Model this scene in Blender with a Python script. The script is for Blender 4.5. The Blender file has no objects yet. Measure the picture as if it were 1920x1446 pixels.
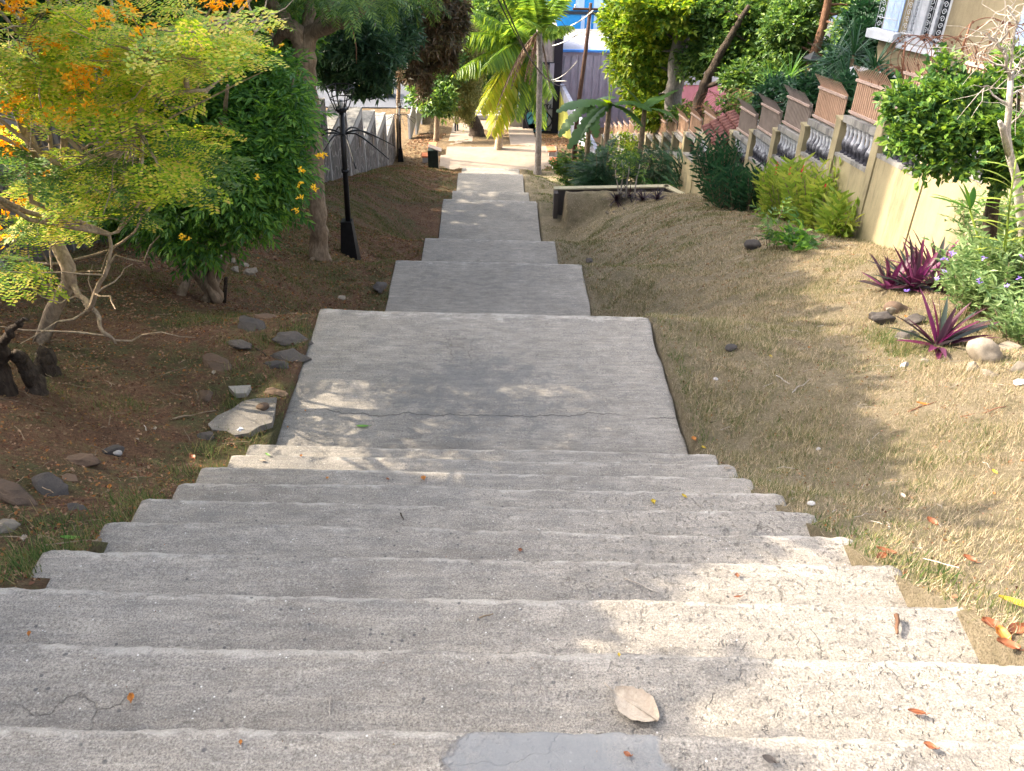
import bpy, math, random
import numpy as np
from mathutils import Vector, Matrix, noise as mnoise
random.seed(7); rng=np.random.default_rng(11)
scene=bpy.context.scene; COL=scene.collection
# ---------------------------------------------------------------- camera
FPX,PI_,RO,YA=1603.69,math.radians(34.2467),math.radians(1.17054),math.radians(-1.69386)
cy,sy=math.cos(YA),math.sin(YA); Rz=np.array([[cy,sy,0],[-sy,cy,0],[0,0,1]])
cp,sp=math.cos(PI_),math.sin(PI_); Mx=np.array([[1,0,0],[0,-sp,-cp],[0,cp,-sp]])
cr,sr=math.cos(RO),math.sin(RO); RC=np.array([[cr,-sr,0],[sr,cr,0],[0,0,1]])@Mx@Rz
cam=bpy.data.cameras.new('camera'); camo=bpy.data.objects.new('camera',cam); COL.objects.link(camo)
cam.sensor_width=36; cam.sensor_fit='HORIZONTAL'; cam.lens=FPX/1920*36; cam.clip_start=.05; cam.clip_end=900
camo.matrix_world=Matrix([[RC[0][i],-RC[1][i],-RC[2][i],0] for i in range(3)]+[[0,0,0,1]])
scene.camera=camo
# ---------------------------------------------------------------- sky, sun, exposure
SUN_EL=math.radians(34); SUN_AZ=math.atan2(-1,.27)      # azimuth from +Y towards +X
sunv=np.array([math.sin(SUN_AZ)*math.cos(SUN_EL),math.cos(SUN_AZ)*math.cos(SUN_EL),math.sin(SUN_EL)])
w=bpy.data.worlds.new('World'); scene.world=w; w.use_nodes=True
nt=w.node_tree; bg=nt.nodes['Background']; sk=nt.nodes.new('ShaderNodeTexSky'); sk.sky_type='NISHITA'
sk.sun_disc=False; sk.sun_elevation=SUN_EL; sk.sun_rotation=SUN_AZ; sk.dust_density=5.5; sk.air_density=.9; sk.ozone_density=.1
hsv=nt.nodes.new('ShaderNodeHueSaturation'); hsv.inputs['Saturation'].default_value=.6; nt.links.new(sk.outputs[0],hsv.inputs['Color']); nt.links.new(hsv.outputs[0],bg.inputs[0]); bg.inputs[1].default_value=.15
sl=bpy.data.lights.new('sun','SUN'); sl.energy=2.35; sl.angle=math.radians(.5); sl.color=(1,.87,.68)
so=bpy.data.objects.new('sun',sl); COL.objects.link(so); so.rotation_euler=Vector(-sunv).to_track_quat('-Z','Y').to_euler()
scene.view_settings.view_transform='Standard'; scene.view_settings.look='None'
scene.view_settings.exposure=2.45; scene.view_settings.gamma=1
scene.render.resolution_x=1024; scene.render.resolution_y=771
scene.cycles.max_bounces=6; scene.cycles.diffuse_bounces=4; scene.cycles.transparent_max_bounces=4
# ---------------------------------------------------------------- terrain profile
S=1.3
KN=[(-4,0.2),(-1,.6),(0.3,1.088),(4.157,3.4),(6.219,3.503),(9.376,5.577),(11.416,5.577),(14.573,7.572),(16.558,7.572),(19.715,9.449),(23.357,9.449),(26.51,11.43),(29.044,11.43),(31.15,12.762),(34.412,12.762),(36.87,14.454),(39.687,14.454),(40.5,15.0),(44.5,15.0),(57,18.3),(62,18.3),(64,19),(400,19)]
KX=np.array([a for a,b in KN]); KH=np.array([b for a,b in KN])
def P(Y,win=.45):
    d=np.asarray(Y,float)/S; s=0
    for o in np.linspace(-win,win,7): s=s+np.interp(d+o,KX,KH)
    return -s/7*S
def Q(Y): return -(.327*np.asarray(Y,float)/S+1.47)*S
def sst(a,b,x):
    t=np.clip((np.asarray(x,float)-a)/(b-a),0,1); return t*t*(3-2*t)
def G(x,Y,raw=False):
    x=np.asarray(x,float); Y=np.asarray(Y,float)
    ax=np.abs(x); bl=sst(2.4,4.2,ax)*(1-sst(50,56,Y)); nr=1-sst(1.95,2.5,ax); a=(P(Y,.12)*nr+P(Y)*(1-nr))*(1-bl)+P(Y,4.2)*bl-.03+.018*nr; q=Q(Y)+np.where(x<0,.08,.02)
    far=sst(52,58,Y)
    wr=sst(2.0,6.0,x); tr=sst(27.2,28.4,Y); wr=wr*(1-tr)+sst(2.5,2.6,x)*tr
    edge=28.75+np.clip(x-2.45,0,3.7)*.12-sst(6.15,6.75,x)*1.1
    beyond=sst(0,.12,Y-edge)*(x>2.2)
    wr=wr*(1-beyond)+beyond*(sst(3.5,7.5,x)*.55)
    wl=sst(1.9,5.2,-x)
    ww=np.where(x>0,wr,wl)*(1-far)
    z=a*(1-ww)+q*ww
    z=z+.018*np.sin(x*1.7+Y*.6)*np.sin(Y*1.1-x*.5)*sst(2.2,3.5,np.abs(x))*(1-far)
    if not raw: return z
    u=(np.abs(x+.068)<1.74)&(Y<53)
    return np.where(u,z-.75,z)
def ray(px,py): return RC.T@np.array([(px-960)/FPX,(py-723)/FPX,1.])
def at(px,py,Y): r=ray(px,py); return r*Y/r[1]
def atX(px,py,X): r=ray(px,py); return r*X/r[0]
def atZ(px,py,Z): r=ray(px,py); return r*Z/r[2]
def hit(px,py,off=0):
    r=ray(px,py); Y=.5
    while Y<200:
        p=r*Y/r[1]
        if p[2]<G(p[0],Y)+off: return p
        Y+=.02 if Y<15 else .05
    return r*200
def ppm(p): return (RC[2]@np.asarray(p))/FPX      # metres per photo pixel at p
def gz(x,Y): return float(G(x,Y))
# ---------------------------------------------------------------- mesh helpers
class MB:
    def __init__(s): s.V=[];s.F=[];s.n=0
    def add(s,V,F):
        V=np.asarray(V,float).reshape(-1,3)
        if isinstance(F,np.ndarray): s.F.append(F+s.n)
        else:
            for f in F: s.F.append(np.array([f])+s.n)
        s.V.append(V); s.n+=len(V); return s
    def box(s,c,size,rz=0,taper=1,tilt=None):
        x,y,z=np.array(size)/2
        v=np.array([[-x,-y,-z],[x,-y,-z],[x,y,-z],[-x,y,-z],[-x*taper,-y*taper,z],[x*taper,-y*taper,z],[x*taper,y*taper,z],[-x*taper,y*taper,z]])
        if tilt is not None: v=v@np.array(tilt).T
        c_,s_=math.cos(rz),math.sin(rz); v=v@np.array([[c_,s_,0],[-s_,c_,0],[0,0,1]])
        return s.add(v+np.array(c),np.array([[0,3,2,1],[4,5,6,7],[0,1,5,4],[1,2,6,5],[2,3,7,6],[3,0,4,7]]))
    def hexa(s,p8):   # 4 bottom, 4 top
        return s.add(p8,np.array([[0,3,2,1],[4,5,6,7],[0,1,5,4],[1,2,6,5],[2,3,7,6],[3,0,4,7]]))
    def tube(s,pts,rad,n=7,cap=True):
        pts=np.asarray(pts,float); m=len(pts); rad=np.broadcast_to(rad,(m,)) if np.ndim(rad)<1 or len(rad)!=m else np.asarray(rad)
        T=np.gradient(pts,axis=0); T/=np.linalg.norm(T,axis=1)[:,None]+1e-9
        ref=np.array([0,0,1.]) if abs(T[0][2])<.9 else np.array([1.,0,0]); V=[]
        u=np.cross(T[0],ref); u/=np.linalg.norm(u)
        a=np.linspace(0,2*np.pi,n,endpoint=False)
        for i in range(m):
            u=u-T[i]*(u@T[i]); u/=np.linalg.norm(u)+1e-9; v=np.cross(T[i],u)
            V.append(pts[i]+rad[i]*(np.cos(a)[:,None]*u+np.sin(a)[:,None]*v))
        V=np.concatenate(V); F=[]
        for i in range(m-1):
            b=i*n
            for j in range(n): F.append([b+j,b+(j+1)%n,b+n+(j+1)%n,b+n+j])
        s.add(V,np.array(F))
        if cap: s.F.append(np.array([list(range(n))[::-1]])+s.n-len(V)); s.F.append(np.array([[(m-1)*n+j for j in range(n)]])+s.n-len(V))
        return s
    def lathe(s,c,prof,n=12):
        a=np.linspace(0,2*np.pi,n,endpoint=False); V=[]
        for r,z in prof: V+=[[c[0]+r*math.cos(t),c[1]+r*math.sin(t),c[2]+z] for t in a]
        F=[[i*n+j,i*n+(j+1)%n,(i+1)*n+(j+1)%n,(i+1)*n+j] for i in range(len(prof)-1) for j in range(n)]
        return s.add(V,np.array(F))
    def build(s,name,m,parent=None,origin=None,smooth=True):
        V=np.concatenate(s.V) if s.V else np.zeros((0,3)); o0=np.zeros(3)
        if origin is not None: V=V-np.asarray(origin)
        me=bpy.data.meshes.new(name); me.vertices.add(len(V)); me.vertices.foreach_set('co',V.astype(np.float32).ravel())
        loops=np.concatenate([f.ravel() for f in s.F]); tot=np.concatenate([np.full(len(f),f.shape[1]) for f in s.F])
        st=np.concatenate([[0],np.cumsum(tot)[:-1]])
        me.loops.add(len(loops)); me.loops.foreach_set('vertex_index',loops.astype(np.int32))
        me.polygons.add(len(tot)); me.polygons.foreach_set('loop_start',st.astype(np.int32))
        me.polygons.foreach_set('use_smooth',np.full(len(tot),smooth))
        me.update(calc_edges=True); me.validate()
        if m: me.materials.append(m)
        o=bpy.data.objects.new(name,me); COL.objects.link(o)
        if parent is not None: o.parent=parent
        elif origin is not None: o.location=origin
        return o
def tag(o,label=None,cat=None,group=None,kind=None):
    if label:o['label']=label
    if cat:o['category']=cat
    if group:o['group']=group
    if kind:o['kind']=kind
    return o
def empty(name,loc,label,cat,group=None):
    o=bpy.data.objects.new(name,None); o.empty_display_size=.2; COL.objects.link(o); o.location=[float(t) for t in loc]
    return tag(o,label,cat,group)
def dup(root,loc,rz,label,sc=1):
    r=root.copy(); COL.objects.link(r); r.location=[float(t) for t in loc]; r.rotation_euler=(0,0,rz); r.scale=(sc,sc,sc); r['label']=label
    for ch in list(root.children):
        c=ch.copy(); COL.objects.link(c); c.parent=r
        for g in ch.children: d=g.copy(); COL.objects.link(d); d.parent=c
    return r
# ---------------------------------------------------------------- materials
class N:
    def __init__(s,name):
        s.m=bpy.data.materials.new(name); s.m.use_nodes=True; s.t=s.m.node_tree; s.b=s.t.nodes['Principled BSDF']; s.out=s.t.nodes['Material Output']
        s.g=s.t.nodes.new('ShaderNodeNewGeometry')
        s.b.inputs['Roughness'].default_value=.9
        try: s.b.inputs['Specular IOR Level'].default_value=.25
        except: pass
    def n(s,ty,**k):
        x=s.t.nodes.new(ty)
        for a,v in k.items(): setattr(x,a,v)
        return x
    def put(s,inp,v):
        if isinstance(v,bpy.types.NodeSocket): s.t.links.new(v,inp)
        elif isinstance(v,(tuple,list)) and len(v)==3 and inp.type=='RGBA': inp.default_value=(*v,1)
        else: inp.default_value=v
    def pos(s,scale=(1,1,1)):
        x=s.n('ShaderNodeVectorMath',operation='MULTIPLY'); s.put(x.inputs[0],s.g.outputs['Position']); x.inputs[1].default_value=scale; return x.outputs[0]
    def sep(s):
        x=s.n('ShaderNodeSeparateXYZ'); s.put(x.inputs[0],s.g.outputs['Position']); return x.outputs
    def noise(s,sc,det=4,rough=.6,vec=None,dist=0):
        x=s.n('ShaderNodeTexNoise'); x.inputs['Scale'].default_value=sc; x.inputs['Detail'].default_value=det; x.inputs['Roughness'].default_value=rough; x.inputs['Distortion'].default_value=dist
        s.put(x.inputs['Vector'],vec if vec is not None else s.g.outputs['Position']); return x.outputs[0]
    def vor(s,sc,feat='F1',vec=None,out=0,rand=1):
        x=s.n('ShaderNodeTexVoronoi',feature=feat); x.inputs['Scale'].default_value=sc; x.inputs['Randomness'].default_value=rand
        s.put(x.inputs['Vector'],vec if vec is not None else s.g.outputs['Position']); return x.outputs[out]
    def ramp(s,v,stops,ip='LINEAR'):
        x=s.n('ShaderNodeValToRGB'); r=x.color_ramp; r.interpolation=ip
        while len(r.elements)<len(stops): r.elements.new(.5)
        for e,(p,c) in zip(r.elements,stops): e.position=p; e.color=(*c,1) if isinstance(c,(tuple,list)) else (c,c,c,1)
        s.put(x.inputs[0],v); return x.outputs[0]
    def mix(s,f,a,b,bt='MIX'):
        x=s.n('ShaderNodeMix',data_type='RGBA',blend_type=bt); s.put(x.inputs[0],f); s.put(x.inputs[6],a); s.put(x.inputs[7],b); return x.outputs[2]
    def ma(s,op,a,b=0,c=0):
        x=s.n('ShaderNodeMath',operation=op); s.put(x.inputs[0],a); s.put(x.inputs[1],b); s.put(x.inputs[2],c); return x.outputs[0]
    def bump(s,h,st=.5,d=.01):
        x=s.n('ShaderNodeBump'); x.inputs['Strength'].default_value=st; x.inputs['Distance'].default_value=d; s.put(x.inputs['Height'],h); s.put(s.b.inputs['Normal'],x.outputs[0]); return s
    def col(s,c): s.put(s.b.inputs['Base Color'],c); return s
def simple(name,c,rough=.8,var=.25,sc=6,bump=.3,metal=0,bd=.01):
    k=N(name); f=k.noise(sc,5); 
    lo=tuple(x*(1-var) for x in c); hi=tuple(min(1,x*(1+var)) for x in c)
    k.col(k.ramp(f,[(.3,lo),(.7,hi)])); k.b.inputs['Roughness'].default_value=rough; k.b.inputs['Metallic'].default_value=metal
    if bump: k.bump(k.noise(sc*8,4),bump,bd)
    return k.m
def leafm(name,stops,tr=.35,rough=.45,spec=.35):
    k=N(name); c=k.ramp(k.g.outputs['Random Per Island'],stops)
    k.col(c); k.b.inputs['Roughness'].default_value=rough
    try: k.b.inputs['Specular IOR Level'].default_value=spec
    except: pass
    t=k.n('ShaderNodeBsdfTranslucent'); hs=k.n('ShaderNodeHueSaturation'); hs.inputs['Hue'].default_value=.485; hs.inputs['Saturation'].default_value=1.1; hs.inputs['Value'].default_value=1.7
    k.put(hs.inputs['Color'],c); k.put(t.inputs[0],hs.outputs[0])
    mx=k.n('ShaderNodeMixShader'); mx.inputs[0].default_value=tr; k.put(mx.inputs[1],k.b.outputs[0]); k.put(mx.inputs[2],t.outputs[0]); k.put(k.out.inputs[0],mx.outputs[0])
    return k.m
def bark(name,a,b,sc=3,bd=.02,st=.7):
    k=N(name); v=k.pos((1,1,.35)); f=k.noise(sc*2.2,7,.65,v,.6); g=k.noise(sc*9,5,.7,v,.3)
    c=k.ramp(f,[(.3,a),(.68,b)]); c=k.mix(k.ramp(g,[(.42,.6),(.6,0)]),c,tuple(x*.45 for x in a)); k.col(c)
    k.bump(k.ma('ADD',f,g),st,bd); return k.m
# concrete of the stairs
def concrete():
    k=N('stair_concrete'); X,Y,Z=k.sep()
    big=k.noise(.9,5,.65); mid=k.noise(5,6,.7,k.pos((1,2.2,1)),.4); st=k.noise(9,5,.75,k.pos((.35,3.2,1))); fine=k.noise(150,3,.8); sand=k.noise(420,2,.7)
    c=k.ramp(k.ma('ADD',k.ma('MULTIPLY',big,.45),k.ma('MULTIPLY',mid,.55)),[(.36,(.225,.20,.17)),(.5,(.35,.315,.268)),(.64,(.47,.42,.36))])
    c=k.mix(k.ramp(st,[(.40,.45),(.58,0)]),c,(.165,.16,.155)); c=k.mix(k.ramp(k.noise(2.3,7,.75,None,.6),[(.52,0),(.64,.42)]),c,(.19,.185,.178))
    c=k.mix(k.ramp(fine,[(.38,.62),(.53,0)]),c,(.10,.095,.09))
    c=k.mix(k.ramp(fine,[(.58,0),(.72,.4)]),c,(.58,.55,.5))
    c=k.mix(k.ramp(sand,[(.35,.35),(.5,0)]),c,(.12,.11,.10)); gr_=k.noise(75,5,.85); c=k.mix(k.ramp(gr_,[(.35,.6),(.46,0)]),c,(.12,.105,.09)); c=k.mix(k.ramp(gr_,[(.55,0),(.66,.4)]),c,(.60,.56,.50))
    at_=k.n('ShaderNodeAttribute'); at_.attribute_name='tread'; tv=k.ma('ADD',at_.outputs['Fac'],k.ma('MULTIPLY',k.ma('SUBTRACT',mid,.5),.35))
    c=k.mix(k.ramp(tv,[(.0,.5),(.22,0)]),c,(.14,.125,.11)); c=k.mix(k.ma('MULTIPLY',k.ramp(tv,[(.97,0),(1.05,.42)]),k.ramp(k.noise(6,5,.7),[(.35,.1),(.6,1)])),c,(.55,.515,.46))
    # dark aggregate specks and white chips
    vs=k.vor(26); cellr=k.vor(26,out=1); sx=k.n('ShaderNodeSeparateColor'); k.put(sx.inputs[0],cellr)
    speck=k.ma('MULTIPLY',k.ramp(vs,[(.13,1),(.2,0)]),k.ramp(sx.outputs[0],[(.8,0),(.83,1)]))
    c=k.mix(k.ma('MULTIPLY',speck,.75),c,(.07,.07,.075))
    chip=k.ma('MULTIPLY',k.ramp(k.vor(41),[(.10,1),(.15,0)]),k.ramp(sx.outputs[1],[(.88,0),(.9,1)]))
    c=k.mix(k.ma('MULTIPLY',chip,.8),c,(.75,.73,.7))
    # worn pits, rougher at the right of the nearest steps
    pit=k.ma('MAXIMUM',k.ramp(k.noise(38,3,.6),[(.33,1),(.40,0)]),k.ramp(k.noise(17,7,.8),[(.33,1),(.385,0)]))
    rgt=k.ma('MULTIPLY',k.ma('MULTIPLY_ADD',X,.45,.30),k.ramp(k.ma('MULTIPLY',Y,.1),[(.36,1),(.46,.0)])); rgt=k.n('ShaderNodeClamp').outputs[0] if False else k.ma('MAXIMUM',k.ma('MINIMUM',rgt,1),.12)
    pit=k.ma('MULTIPLY',pit,rgt); c=k.mix(k.ma('MULTIPLY',pit,.35),c,(.17,.15,.125))
    # hairline cracks
    vec=k.n('ShaderNodeVectorMath',operation='ADD'); nz=k.n('ShaderNodeTexNoise'); nz.inputs['Scale'].default_value=5; nz.inputs['Detail'].default_value=5; k.put(nz.inputs['Vector'],k.g.outputs['Position'])
    vm=k.n('ShaderNodeVectorMath',operation='SCALE'); k.put(vm.inputs[0],nz.outputs['Color']); vm.inputs['Scale'].default_value=.35
    k.put(vec.inputs[0],k.g.outputs['Position']); k.put(vec.inputs[1],vm.outputs[0])
    cr=k.ramp(k.vor(2.0,'DISTANCE_TO_EDGE',vec.outputs[0]),[(.002,1),(.007,0)]); crm=k.ramp(k.noise(1.3,3),[(.56,0),(.66,.8)])
    cr=k.ma('MULTIPLY',cr,crm); c=k.mix(k.ma('MULTIPLY',cr,.45),c,(.06,.055,.05))
    # long transverse crack of the first landing
    yc=k.ma('ADD',CRK,k.ma('MULTIPLY',k.ma('SUBTRACT',k.noise(1.6,6,.6,k.pos((1,0,0))),.5),.42))
    d=k.ma('ABSOLUTE',k.ma('SUBTRACT',Y,yc)); lc=k.ma('MULTIPLY',k.ramp(d,[(.002,1),(.007,0)]),k.ramp(k.noise(3,3),[(.38,.25),(.5,1)])); c=k.mix(k.ma('MULTIPLY',lc,.75),c,(.05,.045,.04))
    # weathered dark stain in the middle of the first landing
    r=k.ma('SQRT',k.ma('ADD',k.ma('POWER',k.ma('MULTIPLY',k.ma('SUBTRACT',X,STN[0]),.8),2),k.ma('POWER',k.ma('SUBTRACT',Y,STN[1]),2)))
    m=k.ma('SUBTRACT',k.ma('MULTIPLY_ADD',k.noise(3.4,8,.78,k.pos((1,1.4,1)),.4),4.2,-1.5),r); c=k.mix(k.ramp(m,[(.0,0),(.16,.36),(.6,.5)]),c,(.125,.128,.13))
    # smooth cement patch on the nearest step
    r=k.ma('SQRT',k.ma('ADD',k.ma('POWER',k.ma('MULTIPLY',k.ma('SUBTRACT',X,PAT[0]),.62),2),k.ma('POWER',k.ma('SUBTRACT',Y,PAT[1]),2)))
    m=k.ma('SUBTRACT',k.ma('MULTIPLY_ADD',k.noise(6,4,.6),.22,.06),r); onst=k.ma('MULTIPLY',k.ma('GREATER_THAN',Z,PAT[2]-.1),k.ma('LESS_THAN',Y,PAT[3]+.08))
    rim=k.ma('MULTIPLY',k.ramp(m,[(0,0),(.004,1),(.03,0)]),onst); c=k.mix(k.ma('MULTIPLY',rim,.5),c,(.12,.10,.085)); pm=k.ma('MULTIPLY',k.ma('MULTIPLY',k.ramp(m,[(0,0),(.02,1)]),k.ramp(k.noise(5,5,.7),[(.30,.6),(.5,1)])),onst); c=k.mix(k.ma('MULTIPLY',pm,.92),c,k.mix(k.noise(30,3),(.135,.14,.145),(.17,.175,.18)))
    k.col(c); k.b.inputs['Roughness'].default_value=.92
    h=k.ma('ADD',k.ma('MULTIPLY',fine,.22),k.ma('MULTIPLY',mid,.3)); h=k.ma('ADD',h,k.ma('MULTIPLY',k.noise(60,6,.8),.9)); h=k.ma('SUBTRACT',h,k.ma('MULTIPLY',pit,1.2)); h=k.ma('SUBTRACT',h,k.ma('MULTIPLY',k.ma('ADD',cr,lc),.8))
    h=k.ma('MULTIPLY',h,k.ma('SUBTRACT',1,k.ma('MULTIPLY',pm,.85)))
    k.bump(h,.9,.014); return k.m
_p=at(900,775,6.0); 
def onZ(px,py,h): return atZ(px,py,-h*S)
CRK=float(onZ(900,778,3.503)[1]); _s=onZ(900,735,3.503); STN=(float(_s[0]),float(_s[1]))
_a=onZ(1065,1400,1.491); PAT=(float(_a[0]),float(_a[1]),-1.491*S,1.0*S)
M={}
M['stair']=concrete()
def ground_mat():
    k=N('ground_soil'); X,Y,Z=k.sep()
    n1=k.noise(.55,6,.7); n2=k.noise(3.5,6,.7); n3=k.noise(28,5,.8); n4=k.noise(110,3,.8)
    lawn=k.ramp(k.ma('ADD',k.ma('MULTIPLY',n1,.3),k.ma('ADD',k.ma('MULTIPLY',n2,.35),k.ma('MULTIPLY',n3,.35))),[(.34,(.10,.10,.05)),(.47,(.24,.195,.12)),(.62,(.38,.31,.21))])
    soil=k.ramp(k.ma('ADD',k.ma('MULTIPLY',n2,.5),k.ma('MULTIPLY',n3,.5)),[(.34,(.09,.05,.032)),(.5,(.20,.11,.065)),(.66,(.31,.20,.12))])
    gr=k.ramp(n3,[(.35,(.035,.055,.02)),(.65,(.11,.13,.045))])
    g=k.ramp(k.ma('ADD',k.ma('MULTIPLY',n1,.6),k.ma('MULTIPLY',n2,.4)),[(.47,0),(.56,.75)])
    left=k.mix(g,soil,gr)
    c=k.mix(k.ramp(k.ma('MULTIPLY_ADD',X,.5,.5),[(.4,0),(.6,1)]),left,lawn)
    farm=k.ramp(k.ma('MULTIPLY',Y,.01),[(.50,0),(.53,1)]); dry=k.ramp(k.ma('ADD',k.ma('MULTIPLY',n3,.5),k.ma('MULTIPLY',n2,.5)),[(.40,(.06,.04,.02)),(.5,(.17,.11,.055)),(.62,(.34,.25,.13))]); c=k.mix(farm,c,dry)
    c=k.mix(k.ramp(n4,[(.36,.6),(.52,0)]),c,(.03,.024,.014)); k.col(c)
    k.b.inputs['Roughness'].default_value=1; k.bump(k.ma('ADD',n3,k.ma('MULTIPLY',n4,.6)),1,.05); return k.m
M['ground']=ground_mat()
def stone_wall_mat():
    k=N('crazy_stone'); v=k.n('ShaderNodeVectorMath',operation='ADD'); nz=k.n('ShaderNodeTexNoise'); nz.inputs['Scale'].default_value=3; k.put(nz.inputs['Vector'],k.g.outputs['Position'])
    vm=k.n('ShaderNodeVectorMath',operation='SCALE'); k.put(vm.inputs[0],nz.outputs['Color']); vm.inputs['Scale'].default_value=.25; k.put(v.inputs[0],k.g.outputs['Position']); k.put(v.inputs[1],vm.outputs[0])
    e=k.vor(1.9,'DISTANCE_TO_EDGE',v.outputs[0]); cl=k.vor(1.9,out=1,vec=v.outputs[0]); s=k.n('ShaderNodeSeparateColor'); k.put(s.inputs[0],cl)
    st=k.ramp(s.outputs[0],[(.0,(.06,.055,.055)),(.5,(.11,.10,.095)),(1,(.17,.155,.14))]); st=k.mix(.5,st,k.ramp(k.noise(20,5),[(.3,(.05,.045,.045)),(.7,(.16,.15,.14))]))
    m=k.ramp(e,[(.035,1),(.06,0)]); c=k.mix(m,st,(.25,.23,.215)); c=k.mix(k.ramp(k.noise(2,5,.7,k.pos((1,1,.25))),[(.45,0),(.65,.6)]),c,(.10,.075,.065))
    k.col(c); k.bump(k.ma('ADD',k.ma('MULTIPLY',k.ma('MINIMUM',e,.12),5),k.noise(30,5)),.8,.03); return k.m
M['stonewall']=stone_wall_mat()
def plaster(name,a,b,dirt=(.12,.11,.09),dm=.5,bs=90):
    k=N(name); f=k.noise(1.2,6,.65); c=k.ramp(f,[(.3,a),(.7,b)])
    c=k.mix(k.ramp(k.noise(2.5,7,.75,k.pos((1,1,.18))),[(.47,0),(.66,dm)]),c,dirt); c=k.mix(k.ramp(k.noise(14,6,.75,k.pos((1,1,.12))),[(.55,0),(.68,dm*.5)]),c,dirt); c=k.mix(k.ramp(k.noise(60,3,.8),[(.35,.3),(.5,0)]),c,tuple(x*.6 for x in a)); k.col(c)
    k.bump(k.noise(bs,4,.8),.6,.012); return k.m
M['yellow']=plaster('yellow_stucco',(.29,.245,.145),(.37,.315,.19),(.13,.115,.075),.7)
M['houseyel']=plaster('house_stucco',(.27,.22,.135),(.34,.28,.175),(.17,.14,.09),.6)
M['white']=plaster('white_masonry',(.36,.34,.33),(.47,.45,.43),(.16,.14,.13),.6)
M['whitepaint']=simple('white_paint',(.52,.54,.58),.5,.12,4,.1)
M['mouldy']=plaster('mouldy_cement',(.22,.21,.195),(.31,.30,.275),(.05,.05,.055),.95)
def balm_():
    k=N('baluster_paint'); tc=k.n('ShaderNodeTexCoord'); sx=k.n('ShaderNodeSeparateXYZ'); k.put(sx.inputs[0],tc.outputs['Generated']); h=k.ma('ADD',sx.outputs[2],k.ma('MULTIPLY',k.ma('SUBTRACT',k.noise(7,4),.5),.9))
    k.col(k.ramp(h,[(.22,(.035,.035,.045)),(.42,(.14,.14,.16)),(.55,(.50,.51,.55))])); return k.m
M['balus']=balm_()
M['cement']=plaster('old_cement',(.26,.24,.21),(.36,.33,.29),(.09,.085,.08),.6)
M['curb']=plaster('curb_paint',(.40,.36,.24),(.5,.45,.31),(.12,.11,.08),.5)
M['plaza']=plaster('plaza_cement',(.23,.185,.145),(.31,.25,.20),(.18,.14,.11),.5)
M['black']=simple('black_paint',(.012,.012,.013),.35,.3,10,.15)
M['bin']=simple('dark_green_paint',(.012,.022,.018),.5,.3,6,.1)
M['orange']=plaster('orange_paint',(.55,.15,.06),(.62,.22,.09),(.4,.3,.22),.5)
M['slat']=simple('tan_metal_slats',(.44,.28,.19),.55,.15,5,.1)
M['slatgrey']=simple('grey_metal_sheet',(.27,.22,.19),.6,.2,3,.1)
M['rail']=simple('rail_metal',(.36,.27,.23),.5,.2,8,.1)
M['rust']=simple('rusty_wire',(.16,.075,.045),.7,.4,30,.2)
M['tile']=simple('clay_tile',(.15,.06,.05),.75,.4,7,.5)
M['glass']=simple('dark_window_glass',(.03,.035,.04),.12,.3,2,0)
M['bluepane']=simple('pale_blue_wall',(.42,.55,.78),.6,.1,1,.1)
M['asphalt']=simple('asphalt',(.09,.095,.11),.9,.2,.6,.3)
M['pave']=simple('pavement',(.30,.30,.31),.9,.2,1,.2)
M['greyb']=plaster('grey_sheet_wall',(.27,.28,.34),(.34,.35,.42),(.16,.16,.19),.5)
M['pink']=plaster('pink_wall',(.36,.15,.20),(.43,.19,.25),(.25,.10,.13),.5)
M['bluetrim']=simple('blue_trim',(.05,.20,.55),.5,.15,2,.1)
M['blue']=simple('blue_cladding',(.03,.30,.72),.45,.15,.5,.05)
M['paleblue']=simple('pale_cladding',(.45,.60,.85),.5,.1,.5,.05)
M['darkband']=simple('dark_band',(.03,.035,.05),.5,.2,2,.1)
M['tower']=plaster('stained_tower_concrete',(.26,.24,.24),(.38,.36,.35),(.10,.085,.085),.85)
M['wood']=simple('pole_wood',(.07,.04,.03),.9,.3,6,.4)
M['wire']=simple('cable',(.02,.02,.022),.6,.1,5,0)
M['palewire']=simple('pale_cable',(.55,.55,.52),.6,.1,5,0)
M['taxi']=simple('yellow_car_paint',(.55,.50,.04),.3,.05,2,0)
M['tyre']=simple('tyre_rubber',(.015,.015,.016),.85,.2,8,.1)
M['skin']=simple('skin',(.16,.085,.055),.6,.1,8,0)
M['grey_pack']=simple('grey_backpack',(.42,.40,.37),.8,.15,12,.1)
M['shirt']=simple('shirt',(.30,.24,.25),.85,.2,12,.1)
M['trousers']=simple('dark_trousers',(.035,.04,.045),.85,.2,12,.1)
M['cap']=simple('cap_cloth',(.30,.27,.22),.85,.1,12,0)
M['rock']=plaster('river_rock',(.19,.16,.12),(.33,.28,.22),(.07,.065,.06),.6,40)
M['rockd']=plaster('dark_slate_rock',(.05,.045,.045),(.12,.10,.085),(.03,.03,.03),.6,30)
M['rockb']=plaster('earthy_rock',(.10,.065,.045),(.17,.115,.08),(.04,.035,.03),.6,30)
M['b_pale']=bark('pale_bark',(.30,.22,.15),(.50,.40,.29),3)
M['b_tan']=bark('tan_bark',(.20,.14,.09),(.37,.28,.19),2)
M['b_grey']=bark('grey_bark',(.17,.15,.14),(.34,.31,.29),2.5,.03)
M['b_dark']=bark('dark_bark',(.04,.028,.02),(.12,.09,.065),3,.05,1)
M['b_brown']=bark('brown_bark',(.12,.06,.035),(.26,.14,.085),2)
M['b_bone']=bark('bleached_bark',(.38,.33,.28),(.6,.54,.47),4)
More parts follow.
